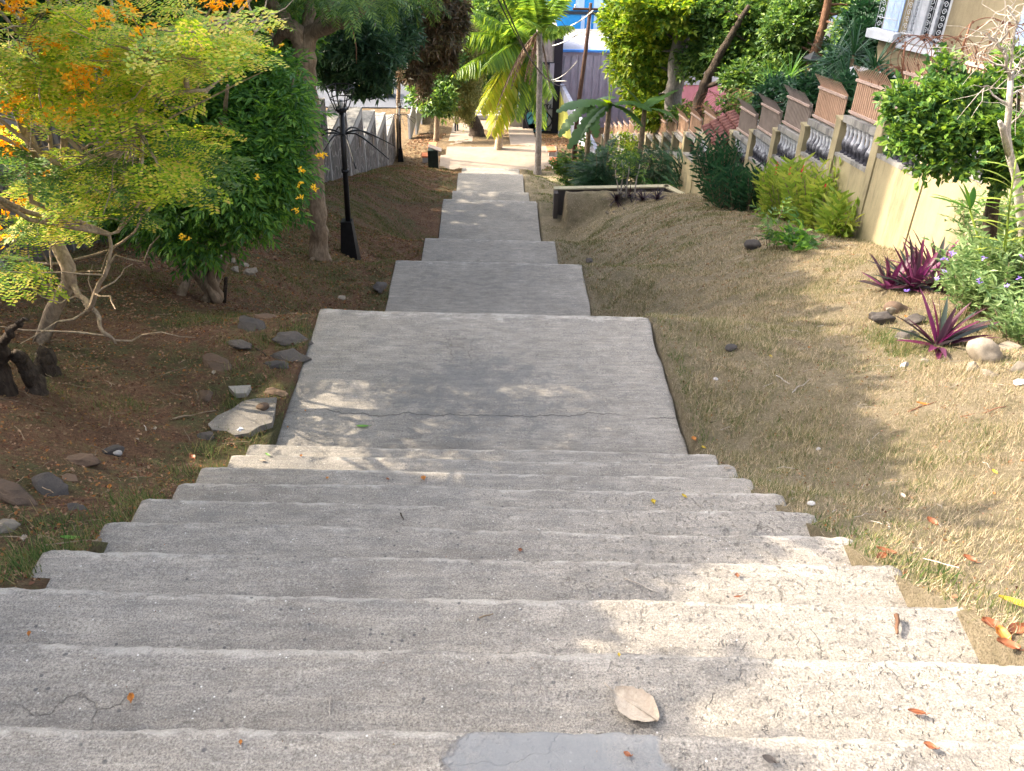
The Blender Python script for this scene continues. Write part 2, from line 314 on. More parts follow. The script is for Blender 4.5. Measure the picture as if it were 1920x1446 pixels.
# foliage
GR=lambda *c:[(i/(len(c)-1),x) for i,x in enumerate(c)]
M['l_feather']=leafm('feathery_yellow_green_leaves',GR((.10,.23,.03),(.22,.36,.04),(.36,.48,.05),(.52,.57,.08),(.62,.58,.12),(.66,.50,.14)),.55)
M['l_featherg']=leafm('feathery_green_leaves',GR((.03,.09,.03),(.07,.15,.035),(.16,.24,.05)),.4)
M['f_orange']=leafm('orange_flower_petals',GR((.80,.42,.015),(.85,.55,.03),(.8,.30,.01)),.35)
M['f_yellow']=leafm('yellow_flower_petals',GR((.8,.55,.02),(.85,.6,.05)),.3)
M['f_red']=leafm('red_flower_petals',GR((.55,.02,.03),(.7,.05,.08)),.3)
M['f_pink']=leafm('rust_seed_cluster',GR((.35,.07,.04),(.5,.13,.08)),.2)
M['f_violet']=leafm('violet_flower_petals',GR((.38,.25,.75),(.5,.35,.8)),.4)
M['l_tecoma']=leafm('glossy_mid_green_leaves',GR((.03,.09,.02),(.055,.15,.03),(.10,.22,.035),(.17,.31,.045)),.42)
M['l_mango']=leafm('dark_green_long_leaves',GR((.02,.055,.028),(.035,.085,.035),(.065,.125,.045)),.25)
M['l_brown']=leafm('brown_olive_leaves',GR((.05,.045,.02),(.085,.065,.035),(.13,.085,.05),(.05,.06,.02)),.2)
M['l_vine']=leafm('hanging_olive_vines',GR((.11,.14,.04),(.18,.19,.055),(.28,.26,.08),(.08,.12,.035)),.4)
M['l_bright']=leafm('bright_yellow_green_leaves',GR((.06,.14,.02),(.14,.25,.03),(.27,.36,.04),(.36,.40,.06)),.42)
M['l_mid']=leafm('mid_green_leaves',GR((.03,.075,.02),(.06,.13,.03),(.11,.2,.04),(.18,.26,.05)),.35)
M['l_deep']=leafm('deep_green_leaves',GR((.012,.04,.02),(.02,.065,.025),(.035,.095,.035)),.2)
M['l_palm']=leafm('palm_leaflets',GR((.07,.15,.03),(.14,.24,.045),(.27,.36,.05)),.5)
M['l_palmy']=leafm('yellowing_palm_leaflets',GR((.22,.30,.03),(.36,.40,.04),(.42,.38,.06)),.5)
M['l_palmdry']=leafm('dry_palm_leaflets',GR((.14,.09,.06),(.22,.15,.10)),.2)
M['l_ging']=leafm('bright_ginger_leaves',GR((.10,.19,.03),(.21,.30,.05),(.34,.38,.08)),.4)
M['l_gingd']=leafm('dark_ginger_leaves',GR((.012,.045,.022),(.022,.07,.03),(.04,.10,.04)),.2)
M['l_purp']=leafm('purple_blade_leaves',GR((.12,.02,.06),(.07,.02,.04),(.03,.055,.04),(.20,.03,.12),(.05,.03,.03)),.25)
M['l_dpurp']=leafm('dark_purple_leaves',GR((.02,.012,.018),(.045,.02,.03)),.15)
M['l_shrub']=leafm('shrub_leaves',GR((.02,.06,.018),(.05,.12,.025),(.12,.22,.03),(.2,.3,.05)),.35)
M['l_ruel']=leafm('pale_green_herb_leaves',GR((.08,.15,.05),(.16,.25,.09),(.28,.36,.16)),.35)
M['l_banana']=leafm('banana_leaf_blades',GR((.04,.10,.035),(.08,.16,.05)),.4)
M['l_bananay']=leafm('young_banana_leaf_blades',GR((.28,.40,.04),(.22,.34,.03)),.55)
M['grass_dry']=leafm('dry_lawn_blades',GR((.08,.10,.04),(.19,.17,.085),(.32,.265,.16),(.43,.345,.225),(.52,.43,.30)),.25,.7,.1)
M['grass_green']=leafm('green_grass_blades',GR((.03,.07,.02),(.07,.11,.03),(.15,.16,.06),(.26,.2,.10)),.25,.7,.1)
M['litter']=leafm('leaf_litter',GR((.07,.035,.022),(.14,.065,.04),(.23,.13,.075),(.34,.22,.14),(.16,.12,.05),(.34,.14,.05)),.05,.8,.1)
M['leaf_dry']=leafm('dry_tan_leaf',GR((.34,.265,.19),(.38,.30,.22)),.15,.7,.1)
M['leaf_dry']=plaster('dry_tan_leaf',(.36,.30,.23),(.46,.39,.31),(.15,.10,.07),.7,60)
M['leaf_green']=leafm('fallen_green_leaf',GR((.12,.28,.05),(.14,.3,.05)),.2)
M['leaf_or']=leafm('fallen_orange_leaf',GR((.42,.16,.03),(.45,.2,.05)),.2)
M['leaf_br']=leafm('fallen_brown_leaf',GR((.2,.07,.03),(.25,.09,.04)),.1)
M['leaf_ye']=leafm('fallen_yellow_leaf',GR((.5,.36,.04),(.5,.4,.05)),.2)
M['paper']=simple('white_paper',(.7,.72,.78),.7,.05,20,.2)
M['cyan']=simple('cyan_spray_paint',(.10,.36,.48),.7,.15,3,.1)
M['ink']=simple('black_spray_paint',(.02,.02,.03),.7,.1,3,0)
M['ygraf']=simple('yellow_spray_paint',(.45,.45,.10),.7,.25,3,.1)
M['lamp_glass']=simple('lamp_glass',(.5,.5,.48),.2,.1,3,0)
# ---------------------------------------------------------------- leaf templates
def kite(L,W,fold=.15,droop=.15,mid=.42):
    # leaf along +Y, normal +Z : base, right, tip, left (+ a mid-rib point -> 2 quads)
    return np.array([[0,0,0],[W/2,L*mid,fold*W-droop*L*.2],[0,L,-droop*L],[-W/2,L*mid,fold*W-droop*L*.2]]),np.array([[0,1,2,3]])
def blade(L,W,droop=.4,n=5,fold=.25,wp=None):
    # curved blade, two quads wide
    t=np.linspace(0,1,n); V=[];
    for i,a in enumerate(t):
        wdt=W/2*(wp(a) if wp else (math.sin(math.pi*min(1,a*.93+.07))**.7)); y=L*a*(1-.25*droop*a); z=-droop*L*a*a*.6
        V+=[[-wdt,y,z+fold*wdt],[0,y,z],[wdt,y,z+fold*wdt]]
    F=[]
    for i in range(n-1):
        b=i*3; F+=[[b,b+1,b+4,b+3],[b+1,b+2,b+5,b+4]]
    return np.array(V),np.array(F)
def rotm(yaw,pitch,roll=0):
    # local +Y rotated up by pitch, then yaw about Z
    cr_,sr_=math.cos(roll),math.sin(roll); c1,s1=math.cos(pitch),math.sin(pitch); c2,s2=math.cos(yaw),math.sin(yaw)
    Ry=np.array([[cr_,0,sr_],[0,1,0],[-sr_,0,cr_]]); Rx=np.array([[1,0,0],[0,c1,-s1],[0,s1,c1]]); Rz_=np.array([[c2,-s2,0],[s2,c2,0],[0,0,1]])
    return Rz_@Rx@Ry
def comb(parts):
    V=[];F=[];n=0
    for v,f in parts: V.append(v);F.append(f+n);n+=len(v)
    return np.concatenate(V),np.concatenate(F)
def xf(t,R,o): return t[0]@R.T+np.array(o),t[1]
R_=random.uniform
def whorl(n,L,W,droop=.3,pitch=(-.2,.6)):
    return comb([xf(kite(L*R_(.7,1.1),W*R_(.8,1.1),.2,droop),rotm(2*math.pi*i/n+R_(-.4,.4),R_(*pitch),R_(-.5,.5)),(0,R_(-.3,.1)*L*.4,0)) for i in range(n)])
def pinn(pairs,length,l,wd,ang=1.0,droop=.2,ptip=True,curve=.25):
    ps=[]
    for i in range(pairs):
        a=(i+.6)/pairs; o=(0,length*a,-curve*length*a*a)
        k=math.sin(math.pi*(a*.75+.2))*.4+.6
        for s in (-1,1): ps.append(xf(kite(l*k,wd*k,.1,droop),rotm(-s*ang*(1-.35*a),R_(-.35,.05),0),o))
    if ptip: ps.append(xf(kite(l*.8,wd,.1,droop),rotm(0,-.4),(0,length,-curve*length)))
    return comb(ps)
def stems(t,length,rad):     # adds thin stalk to template
    return t
def frames(dirs,ups=None):
    d=dirs/np.linalg.norm(dirs,axis=1)[:,None]; up=np.tile([0,0,1.],(len(d),1)) if ups is None else ups
    x=np.cross(d,up); x/=np.linalg.norm(x,axis=1)[:,None]+1e-9; z=np.cross(x,d)
    return np.stack([x,d,z],axis=2)      # columns
def scatter(mb,tmpls,pos,dirs,sc,roll=.5):
    Rm=frames(dirs); a=rng.uniform(-roll,roll,len(pos)); c,s=np.cos(a),np.sin(a)
    x=Rm[:,:,0]*c[:,None]+Rm[:,:,2]*s[:,None]; z=-Rm[:,:,0]*s[:,None]+Rm[:,:,2]*c[:,None]; Rm=np.stack([x,Rm[:,:,1],z],axis=2)
    idx=rng.integers(0,len(tmpls),len(pos))
    for i,(V,F) in enumerate(tmpls):
        m=idx==i; k=m.sum()
        if not k: continue
        W=np.einsum('kij,vj->kvi',Rm[m],V)*np.asarray(sc)[m][:,None,None]+pos[m][:,None,:]
        FF=(F[None]+np.arange(k)[:,None,None]*len(V)).reshape(-1,F.shape[1])
        mb.add(W.reshape(-1,3),FF)
def blobpts(blobs,n,shell=.55):
    # blobs: (center, (rx,ry,rz)) ; returns positions and outward dirs
    vol=np.array([b[1][0]*b[1][1]*b[1][2] for b in blobs])**(.67); cnt=(n*vol/vol.sum()).astype(int)+1
    P_=[];D=[]
    for (c,r),k in zip(blobs,cnt):
        u=rng.normal(size=(k,3)); u/=np.linalg.norm(u,axis=1)[:,None]; rad=rng.uniform(0,1,k)**(1/3.)*(1-shell)+shell*rng.uniform(.55,1.05,k)
        lump=1+.22*np.sin(u[:,0]*5+c[0])*np.sin(u[:,1]*4+c[1])+.18*np.sin(u[:,2]*7+c[2]*3)
        P_.append(np.array(c)+u*np.array(r)*(rad*lump)[:,None]); D.append(u)
    return np.concatenate(P_),np.concatenate(D)
def B(px,py,Y,r,ry=None,dz=1,dd=1.0):
    p=at(px,py,Y); m=ppm(p); return (p,(r*m,r*m*dd,(ry or r)*m*dz))
def crown(name,parent,origin,blobs,n,tmpls,mat,sc=(.8,1.2),up=.25,droop=0,shell=.55,roll=.6,rand=.6):
    Pp,D=blobpts(blobs,n,shell); d=D+rng.normal(size=D.shape)*rand; d[:,2]+=up-droop
    mb=MB(); scatter(mb,tmpls,Pp,d,rng.uniform(sc[0],sc[1],len(Pp)),roll); return mb.build(name,mat,parent,origin,smooth=False)
def wob(a,b,n=6,amp=.05,sag=0):
    a=np.array(a,float);b=np.array(b,float); t=np.linspace(0,1,n)[:,None]; L=np.linalg.norm(b-a)
    p=a+(b-a)*t; ph=rng.uniform(0,6.28,(2,3)); am=rng.normal(size=(2,3)); p+=(am[0]*np.sin(np.pi*1.6*t+ph[0])+.55*am[1]*np.sin(np.pi*3.3*t+ph[1]))*amp*.9*L*np.sin(np.pi*t); p[:,2]-=(sag*np.sin(np.pi*t[:,0])*L); return p
def branches(mb,starts,blobs,r0,r1=.008,per=1,amp=.06,n=5):
    starts=np.array(starts)
    for c,r in blobs:
        for _ in range(per):
            e=np.array(c)+rng.normal(size=3)*np.array(r)*.35; s=starts[np.argmin(np.linalg.norm(starts-e,axis=1))]
            mb.tube(wob(s,e,7,amp),np.linspace(r0,r1,7),n,cap=False)
def tree(name,label,cat,base,trunks,blobs,n,tmpls,lm,bm,br=.05,per=2,group=None,**k):
    base=np.array(base,float); root=empty(name,base,label,cat,group); mb=MB(); nodes=[]
    for pts,rad in trunks:
        pts=np.array(pts); t=np.linspace(0,1,len(pts)); tt=np.linspace(0,1,len(pts)*4); q=np.stack([np.interp(tt,t,pts[:,i]) for i in range(3)],1)
        q[1:-1]+=rng.normal(size=q[1:-1].shape)*np.mean(rad)*.12; mb.tube(q,np.interp(tt,t,rad if len(rad)==len(pts) else np.interp(t,[0,1],rad)),10); nodes+=list(q[len(q)//3:])
    branches(mb,nodes,blobs,br,per=per); mb.build('trunk',bm,root,base)
    crown('crown',root,base,blobs,n,tmpls,lm,**k); return root
# ---------------------------------------------------------------- ground
def grid(xs,ys):
    X,Y=np.meshgrid(xs,ys); Z=G(X,Y,True)
    near=(np.abs(X)>1.78)
    for (x0,y0) in ((0,0),): pass
    Zn=Z+np.where(near,.028*np.sin(X*6.1+np.sin(Y*4.3))*np.cos(Y*5.7+X*2.1)+.012*np.sin(X*17+Y*3)*np.sin(Y*15),0)*(np.abs(X)<12)
    u=(X>-1.72)&(X<1.62)&(Y<53); Zn=np.where(u,Z-.8,Zn)
    V=np.stack([X,Y,Zn],2).reshape(-1,3); nx=len(xs); ny=len(ys)
    i=np.arange(nx*ny).reshape(ny,nx); F=np.stack([i[:-1,:-1],i[:-1,1:],i[1:,1:],i[1:,:-1]],2).reshape(-1,4); return V,F
xs=np.unique(np.round(np.concatenate([np.linspace(-300,-20,15),np.arange(-20,-8,1.),np.arange(-8,-1.9,.13),[-1.9,-1.84,-1.78,-1.70,-1.5,-1,0,1,1.5,1.6,1.66,1.74,1.85],np.arange(2.0,2.48,.1),[2.49,2.53,2.57,2.61,2.65],np.arange(2.75,8,.13),np.arange(8,20,1.),np.linspace(20,300,15)]),3))
ys=np.unique(np.round(np.concatenate([np.arange(-6,0,.5),np.arange(0,16,.12),np.arange(16,28.6,.2),np.arange(28.6,29.6,.08),np.arange(29.6,60,.4),np.arange(60,90,1.5),np.linspace(92,500,12)]),3))
mb=MB(); V,F=grid(xs,ys); mb.add(V,F); g=mb.build('ground',M['ground']); tag(g,'sloping lawn and bare soil on both sides of the stairs','ground',kind='structure')
# ---------------------------------------------------------------- stairs
X0=-.0524*S; EPS=-.0234; CROSS=.0062; HWS=2.8836*S/2; HWL=2.7311*S/2
def prof():
    L=[(1.491+.2014*k,1+.3508*k) for k in range(-4,10)]        # (h, d) nosings
    flights=[]  # list of (h tread, d start, d end, hw)
    for i,(h,d) in enumerate(L): flights.append((h,d-.3508,d,HWS))
    dd=L[-1][1]; cur=3.503
    lands=[(6.219,3.503),(11.416,5.577),(16.558,7.572),(23.357,9.449),(29.044,11.43),(34.412,12.762),(39.687,14.454)]
    st=[dd,9.376,14.573,19.715,26.51,31.15,36.87]; nst=[0,10,10,10,10,7,8]
    for i,((de,h),ds) in enumerate(zip(lands,st)):
        if i:
            d0,h0=lands[i-1]; n=nst[i]; 
            for k in range(1,n): flights.append((h0+(h-h0)*k/n,d0+(ds-d0)*(k-1)/(n-1),d0+(ds-d0)*k/(n-1),HWS*.985))
        flights.append((h,ds,de,HWL))
    d0,h0=lands[-1]
    for k in (1,): flights.append((h0+.27*k,d0+.34*(k-1),d0+.34*k,HWS))
    return flights
FL=prof()
def stair_mesh():
    nxc=260; rows=[]      # each row: Y, Z, hw, type, step index
    for i,(h,d0,d1,hw) in enumerate(FL):
        y0,y1,z=d0*S,d1*S,-h*S; zn=-(FL[i+1][0]*S) if i+1<len(FL) else z-.6
        n=10 if (y1-y0)<.7 else 26
        if y0>12: n=4 if (y1-y0)<.7 else 8
        for t in np.linspace(0,1,n): rows.append((y0+(y1-.022-y0)*t,z+ (.0 if t<1 else -.002),hw,0,i,t))
        rows.append((y1-.006,z-.007,hw,1,i,1)); rows.append((y1,z-.022,hw,1,i,1))
        for t in (.3,.6,1): rows.append((y1-.012*t,z-.022+(zn-z+.022)*t,hw,2,i,1))
    V=[];cols=np.concatenate([[-1.0],np.linspace(-1,1,nxc),[1.0]])
    for (y,z,hw,ty,i,t) in rows:
        near=y<11; r=random.Random(i*7+1); jl,jr=r.uniform(-.035,.035),r.uniform(-.035,.035)
        land=FL[i][2]-FL[i][1]>.6
        for c,a in enumerate(cols):
            x=a*hw*(1+0); 
            if a<0: x-=jl*abs(a)
            else: x+=jr*abs(a)
            if land and abs(a)>.999: x+=.03*mnoise.noise(Vector((3.1,y*2.2,a*5)))+.012*mnoise.noise(Vector((1,y*11,a*5)))
            yy=y; zz=z
            p=Vector((x*.9,i*3.7,0))
            w1=mnoise.noise(p); w2=mnoise.noise(Vector((x*4.1,i*5.1,2))); w3=mnoise.noise(Vector((x*17,i*2.3+z*9,4)))
            if ty>0 or t>.8: yy+=.010*w1+.007*w2+.006*w3+.004*mnoise.noise(Vector((x*40,i*1.3+z*20,6)))
            zz+=.011*mnoise.noise(Vector((x*.8,i*2.9+1,7)))+ (.008*mnoise.noise(Vector((x*2.3,y*2.3,1)))+.0028*mnoise.noise(Vector((x*13,y*13,1))) if near else 0)
            if ty==1: zz-=.005*abs(w2)+.016*max(0,mnoise.noise(Vector((x*7,i*1.7,9)))-.2)+.006*max(0,mnoise.noise(Vector((x*31,i*2.7,3))))
            if abs(a)>.97: # rounded, chipped ends
                k=(abs(a)-.97)/.03; zz-=.010*k**3+.01*max(0,mnoise.noise(Vector((a*9,i*3.3,y*6)))); 
                if ty>0: yy-=.022*k**3
            if c in (0,len(cols)-1): zz-=.75; x+=.02*(1 if a>0 else -1)
            X=X0+x; V.append((X,yy+EPS*X,zz-CROSS*X))
    m=len(cols); R=len(rows); i=np.arange(R*m).reshape(R,m); F=np.stack([i[:-1,:-1],i[:-1,1:],i[1:,1:],i[1:,:-1]],2).reshape(-1,4)
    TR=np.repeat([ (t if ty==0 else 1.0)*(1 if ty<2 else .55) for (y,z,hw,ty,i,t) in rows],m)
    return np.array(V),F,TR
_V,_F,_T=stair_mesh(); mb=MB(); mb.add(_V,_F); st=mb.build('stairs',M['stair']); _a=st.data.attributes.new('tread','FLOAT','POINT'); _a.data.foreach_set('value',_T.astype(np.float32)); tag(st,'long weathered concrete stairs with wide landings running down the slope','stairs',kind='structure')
# lower plaza and walks beyond
def slab(name,pts,th,m,label,cat,kind='structure',sub=0):
    pts=np.array(pts,float); n=len(pts); mb=MB(); c=pts.mean(0)
    top=pts; bot=pts-np.array([0,0,th]); mb.F.append(np.array([list(range(n))])); mb.V.append(top); mb.n=n
    mb.V.append(bot); mb.n+=n; mb.F.append(np.array([[i,n+i,n+(i+1)%n,(i+1)%n] for i in range(n)])); mb.F.append(np.array([[n+i for i in range(n)][::-1]]))
    o=mb.build(name,m,smooth=False); return tag(o,label,cat,kind=kind)
ZP=-15.0*S+.03
pl=[atZ(640+182,326,ZP),atZ(868,330,ZP),atZ(983,330,ZP),atZ(1050,322,ZP),atZ(1043,274,ZP),atZ(838,276,ZP),atZ(836,290,ZP),atZ(826,291,ZP)]
slab('plaza',pl,.35,M['plaza'],'sunlit cement plaza at the foot of the stairs','plaza')
def gp(px,py,off=.05): p=hit(px,py,off); return p
def walk(pts,label,name='footpath',th=.4): return slab(name,[gp(*p) for p in pts],th,M['plaza'],label,'path')
walk([(838,275),(884,275),(888,250),(845,250)],'left cement walk of the two that leave the plaza, beside the leaning tree')
walk([(958,277),(1008,277),(998,238),(953,238)],'right cement walk of the two that leave the plaza, beside the palm')
walk([(846,249),(897,249),(894,230),(850,231)],'cement landing where the person walks')
walk([(896,243),(952,243),(950,226),(897,226)],'upper cement slab behind the planting bed')
def steps_far():
    mb=MB(); p=gp(925,226); 
    for k in range(4): mb.box((p[0],p[1]+.6+k*.5,p[2]+.1+k*.17),(3.4,.5,.5+k*.02))
    return tag(mb.build('street_steps',M['white'],smooth=False),'short flight of pale steps up to the street gate','steps')
steps_far()
slab('road',[(-60,84,-24.6),(60,84,-24.6),(60,97,-24.6),(-60,97,-24.6)],.1,M['asphalt'],'grey street behind the walls','road')
slab('far_pavement',[(-60,97.2,-24.45),(60,97.2,-24.45),(60,101,-24.45),(-60,101,-24.45)],.3,M['pave'],'pavement on the far side of the street','pavement')
# curb wall at the terrace edge
ZC=-11.3
cb=empty('low_retaining_wall',atZ(1042,352,ZC),'low angular wall with a pale painted top at the far edge of the lawn','wall')
ln=[atZ(1044,356,ZC),atZ(1042,352,ZC),atZ(1250,348,ZC),atZ(1291,369,ZC),atZ(1345,369,ZC)]
ln[0]=ln[1]+np.array([0,-.4,0])
def wallline(mb,pts,wd,z0,z1,off=0):
    for a,b in zip(pts[:-1],pts[1:]):
        a,b=np.array(a),np.array(b); d=(b-a)[:2]; L=np.linalg.norm(d); c=(a+b)/2
        mb.box((c[0],c[1],(z0+z1)/2),(L+wd*off,wd,z1-z0),math.atan2(d[1],d[0]))
mb=MB(); wallline(mb,ln[1:],.16,ZC-1.9,ZC-.05,.3); wallline(mb,ln[:2],.15,ZC-1.9,ZC-.057,.2); mb.build('wall_body',M['rockd'],cb,ln[1],smooth=False)
mb=MB(); wallline(mb,ln[1:],.24,ZC-.048,ZC,.55); mb.build('coping',M['curb'],cb,ln[1],smooth=False)
# ---------------------------------------------------------------- left stone wall
XL=-6.5; py0=[1.0+4.6*k for k in range(0,13)]      # pillar Y
lw=empty('stone_boundary_wall',(XL,1,gz(XL,1)),'stepped dark stone wall with white pillars and coping along the left bank','wall'); og=np.array([XL,1,gz(XL,1)])
mm=MB()
pend=[]
for i,y in enumerate(py0):
    zb=float(Q(y))-.6; far=y+4.6; zt=float(Q(y))+3.15-.1 if i else float(Q(y))+2.1
    ztop_prev=float(Q(y))+3.35
    m=MB(); m.box((XL,y,(zb+ztop_prev)/2),(.22,.16,ztop_prev-zb)); m.build('pillar',M['white'],lw,og,smooth=False)
    if i+1<len(py0):
        zt=float(Q(far))+3.3; z0=float(Q(far))-1
        m=MB(); m.box((XL-.02,(y+far)/2,(z0+zt-.42)/2),(.16,4.38,zt-.42-z0)); m.build('panel',M['stonewall'],lw,og,smooth=False)
        m=MB(); m.box((XL-.005,(y+far)/2,zt-.22),(.2,4.38,.38)); m.build('band',M['white'],lw,og,smooth=False)
        m=MB(); m.box((XL-.2,(y+far)/2,zt+.03),(.62,4.36,.10)); m.build('coping',M['mouldy'],lw,og,smooth=False)
        # small dark arched loophole near the far pillar
        m=MB(); m.box((XL+.07,far-1.2,zt-1.15),(.03,.28,.7)); m.build('loophole',M['black'],lw,og,smooth=False)
# rubble edging at foot of wall
# white palisade fence past the stone wall
pf=empty('white_panel_fence',(-6.4,58,-20.5),'white stepped panel fence on a sloping cement base, left of the plaza','fence'); og=np.array([-6.4,58,-20.5])
p0=atX(768,262,-6.3); p1=atX(826,210,-6.3)
for k in range(7):
    a=p0+(p1-p0)*k/7; b=p0+(p1-p0)*(k+1)/7
    m=MB(); m.box(((a[0]+b[0])/2,(a[1]+b[1])/2,a[2]+.55),(.08,b[1]-a[1]-.1,1.9)); m.build('panel',M['white'],pf,og,smooth=False)
    m=MB(); m.box((a[0],a[1],a[2]+.7),(.14,.12,2.4)); m.build('post',M['whitepaint'],pf,og,smooth=False)
m=MB(); m.hexa([(-6.45,p0[1],p0[2]-3),(-5.9,p0[1],p0[2]-3),(-5.9,p1[1],p1[2]-3),(-6.45,p1[1],p1[2]-3),(-6.45,p0[1],p0[2]-.3),(-5.9,p0[1],p0[2]-.9),(-5.9,p1[1],p1[2]-.9),(-6.45,p1[1],p1[2]-.3)]); m.build('sloping_base',M['cement'],pf,og,smooth=False)
# ---------------------------------------------------------------- right garden wall
XR=7.15; gw=empty('yellow_garden_wall',(XR,2,gz(XR,2)),'stepped yellow stucco wall with balusters and tan metal screens along the right side','wall'); og=np.array([XR,2,gz(XR,2)])
pys=[3.9+1.9*k for k in range(0,12)]+[27.0]+[28.9+1.95*k for k in range(0,14)]
balm=None; nb=0
def topz(y): return float(Q(y))+2.12+ .25*float(sst(22,16,y))
for i,y in enumerate(pys):
    zt=topz(y); zb=float(Q(y))-2.2; m=MB(); m.box((XR,y,(zt+zb)/2),(.27,.28,zt-zb)); m.box((XR,y,zt+.03),(.31,.32,.06)); m.build('pillar',M['yellow'],gw,og,smooth=False)
    if i+1>=len(pys): break
    f=pys[i+1]
    if abs(y-24.8)<.01: continue
    a,b=y+.15,f-.15; dz=-.135*(b-a); zs=topz(y)-1.0-.10      # sill level at near pillar (a)
    za,zb2=zs,zs+dz
    m=MB(); m.hexa([(XR-.11,a,za-3.2),(XR+.11,a,za-3.2),(XR+.11,b,zb2-3.2),(XR-.11,b,zb2-3.2),(XR-.11,a,za),(XR+.11,a,za),(XR+.11,b,zb2),(XR-.11,b,zb2)]); m.build('lower_wall',M['yellow'],gw,og,smooth=False)
    H=.62
    m=MB(); 
    for (zz,hh,ww,mt,nm) in ((0.002,.07,.26,'mouldy','sill'),(H+.07,.13,.24,'mouldy','cap_rail')):
        m=MB(); m.hexa([(XR-ww/2,a,za+zz),(XR+ww/2,a,za+zz),(XR+ww/2,b,zb2+zz),(XR-ww/2,b,zb2+zz),(XR-ww/2,a,za+zz+hh),(XR+ww/2,a,za+zz+hh),(XR+ww/2,b,zb2+zz+hh),(XR-ww/2,b,zb2+zz+hh)]); m.build(nm,M[mt],gw,og,smooth=False)
    nbal=8
    if y>3.5 and nb<96:
        for k in range(nbal):
            t=(k+.5)/nbal; yy=a+(b-a)*t; zz=za+dz*t+.072
            if balm is None:
                mbb=MB(); mbb.lathe((0,0,0),[(.065,0),(.065,.03),(.04,.05),(.05,.09),(.075,.17),(.07,.24),(.035,.34),(.032,.45),(.05,.50),(.035,.52),(.06,.55),(.06,.622)],10)
                o=mbb.build('baluster',M['balus'],gw); balm=o.data
            else: o=bpy.data.objects.new('baluster',balm); COL.objects.link(o); o.parent=gw
            o.location=(XR-og[0],yy-og[1],zz-og[2]); nb+=1
    # metal screen: slats, spikes bent outward
    z1a,z1b=za+H+.22,zb2+H+.22; m=MB(); ns=17; grey=y>19 and y<24
    SH=.72
    for k in range(ns):
        t=(k+.5)/ns; yy=a+(b-a)*t; zz=z1a+(z1b-z1a)*t
        m.hexa([(XR-.012,yy-.024,zz),(XR+.012,yy-.024,zz),(XR+.012,yy+.02,zz),(XR-.012,yy+.02,zz),(XR-.012,yy-.02,zz+SH),(XR+.012,yy-.02,zz+SH),(XR+.012,yy+.02,zz+SH),(XR-.012,yy+.02,zz+SH)])
        m.hexa([(XR-.014,yy-.02,zz+SH),(XR+.010,yy-.02,zz+SH),(XR+.010,yy+.02,zz+SH),(XR-.014,yy+.02,zz+SH),(XR-.20,yy-.004,zz+SH+.24),(XR-.192,yy-.004,zz+SH+.24),(XR-.192,yy+.004,zz+SH+.24),(XR-.20,yy+.004,zz+SH+.24)])
    m.build('metal_screen',M['slat'] if not grey else M['slatgrey'],gw,og,smooth=False)
    if y>19:
        m=MB(); m.hexa([(XR+.03,a,z1a),(XR+.04,a,z1a),(XR+.04,b,z1b),(XR+.03,b,z1b),(XR+.03,a,z1a+SH),(XR+.04,a,z1a+SH),(XR+.04,b,z1b+SH),(XR+.03,b,z1b+SH)]); m.build('backing_sheet',M['slatgrey'],gw,og,smooth=False)
    m=MB()
    for zz in (.03,SH-.08):
        m.hexa([(XR-.05,a,z1a+zz),(XR-.0125,a,z1a+zz),(XR-.0125,b,z1b+zz),(XR-.05,b,z1b+zz),(XR-.05,a,z1a+zz+.05),(XR-.0125,a,z1a+zz+.05),(XR-.0125,b,z1b+zz+.05),(XR-.05,b,z1b+zz+.05)])
    m.build('screen_rails',M['rail'],gw,og,smooth=False)
# gate with tiled canopy
gt=empty('wall_gateway',(XR,25.9,gz(XR,25.9)),'recessed gateway under a small red tiled canopy in the yellow wall','gate'); og=np.array([XR,25.9,gz(XR,25.9)])
zc=topz(25.9)+.05
m=MB(); m.box((XR+.25,25.9,zc-.35),(.55,1.88,.5)); m.build('lintel',M['yellow'],gt,og,smooth=False)
m=MB(); m.box((XR+.3,25.9,zc-1.9),(.06,1.88,2.6)); m.build('door',M['whitepaint'],gt,og,smooth=False)
for yy in (24.98,26.82): m=MB(); m.box((XR+.2,yy,zc-2.0),(.5,.06,2.8)); m.build('reveal',M['yellow'],gt,og,smooth=False)
m=MB(); rows=8
A=np.array([XR-.50,0,zc-.22]); Bp=np.array([XR+.42,0,zc+.34])
for k in range(rows):
    yy=25.9-.84+k*1.92/rows
    for q in range(4):
        a=A+(Bp-A)*(q/4); b=A+(Bp-A)*((q+1.12)/4); a=a.copy();b=b.copy(); a[1]=b[1]=yy; a[2]+=.03; 
        m.tube([a,b],[.125,.10],8)
m.build('tiled_roof',M['tile'],gt,og)
m=MB(); m.hexa([(A[0]-.05,24.95,A[2]-.16),(A[0],24.95,A[2]-.22),(A[0],26.85,A[2]-.22),(A[0]-.05,26.85,A[2]-.16),(Bp[0]-.05,24.95,Bp[2]-.13),(Bp[0],24.95,Bp[2]-.2),(Bp[0],26.85,Bp[2]-.2),(Bp[0]-.05,26.85,Bp[2]-.13)]); m.build('roof_slab',M['yellow'],gt,og,smooth=False)
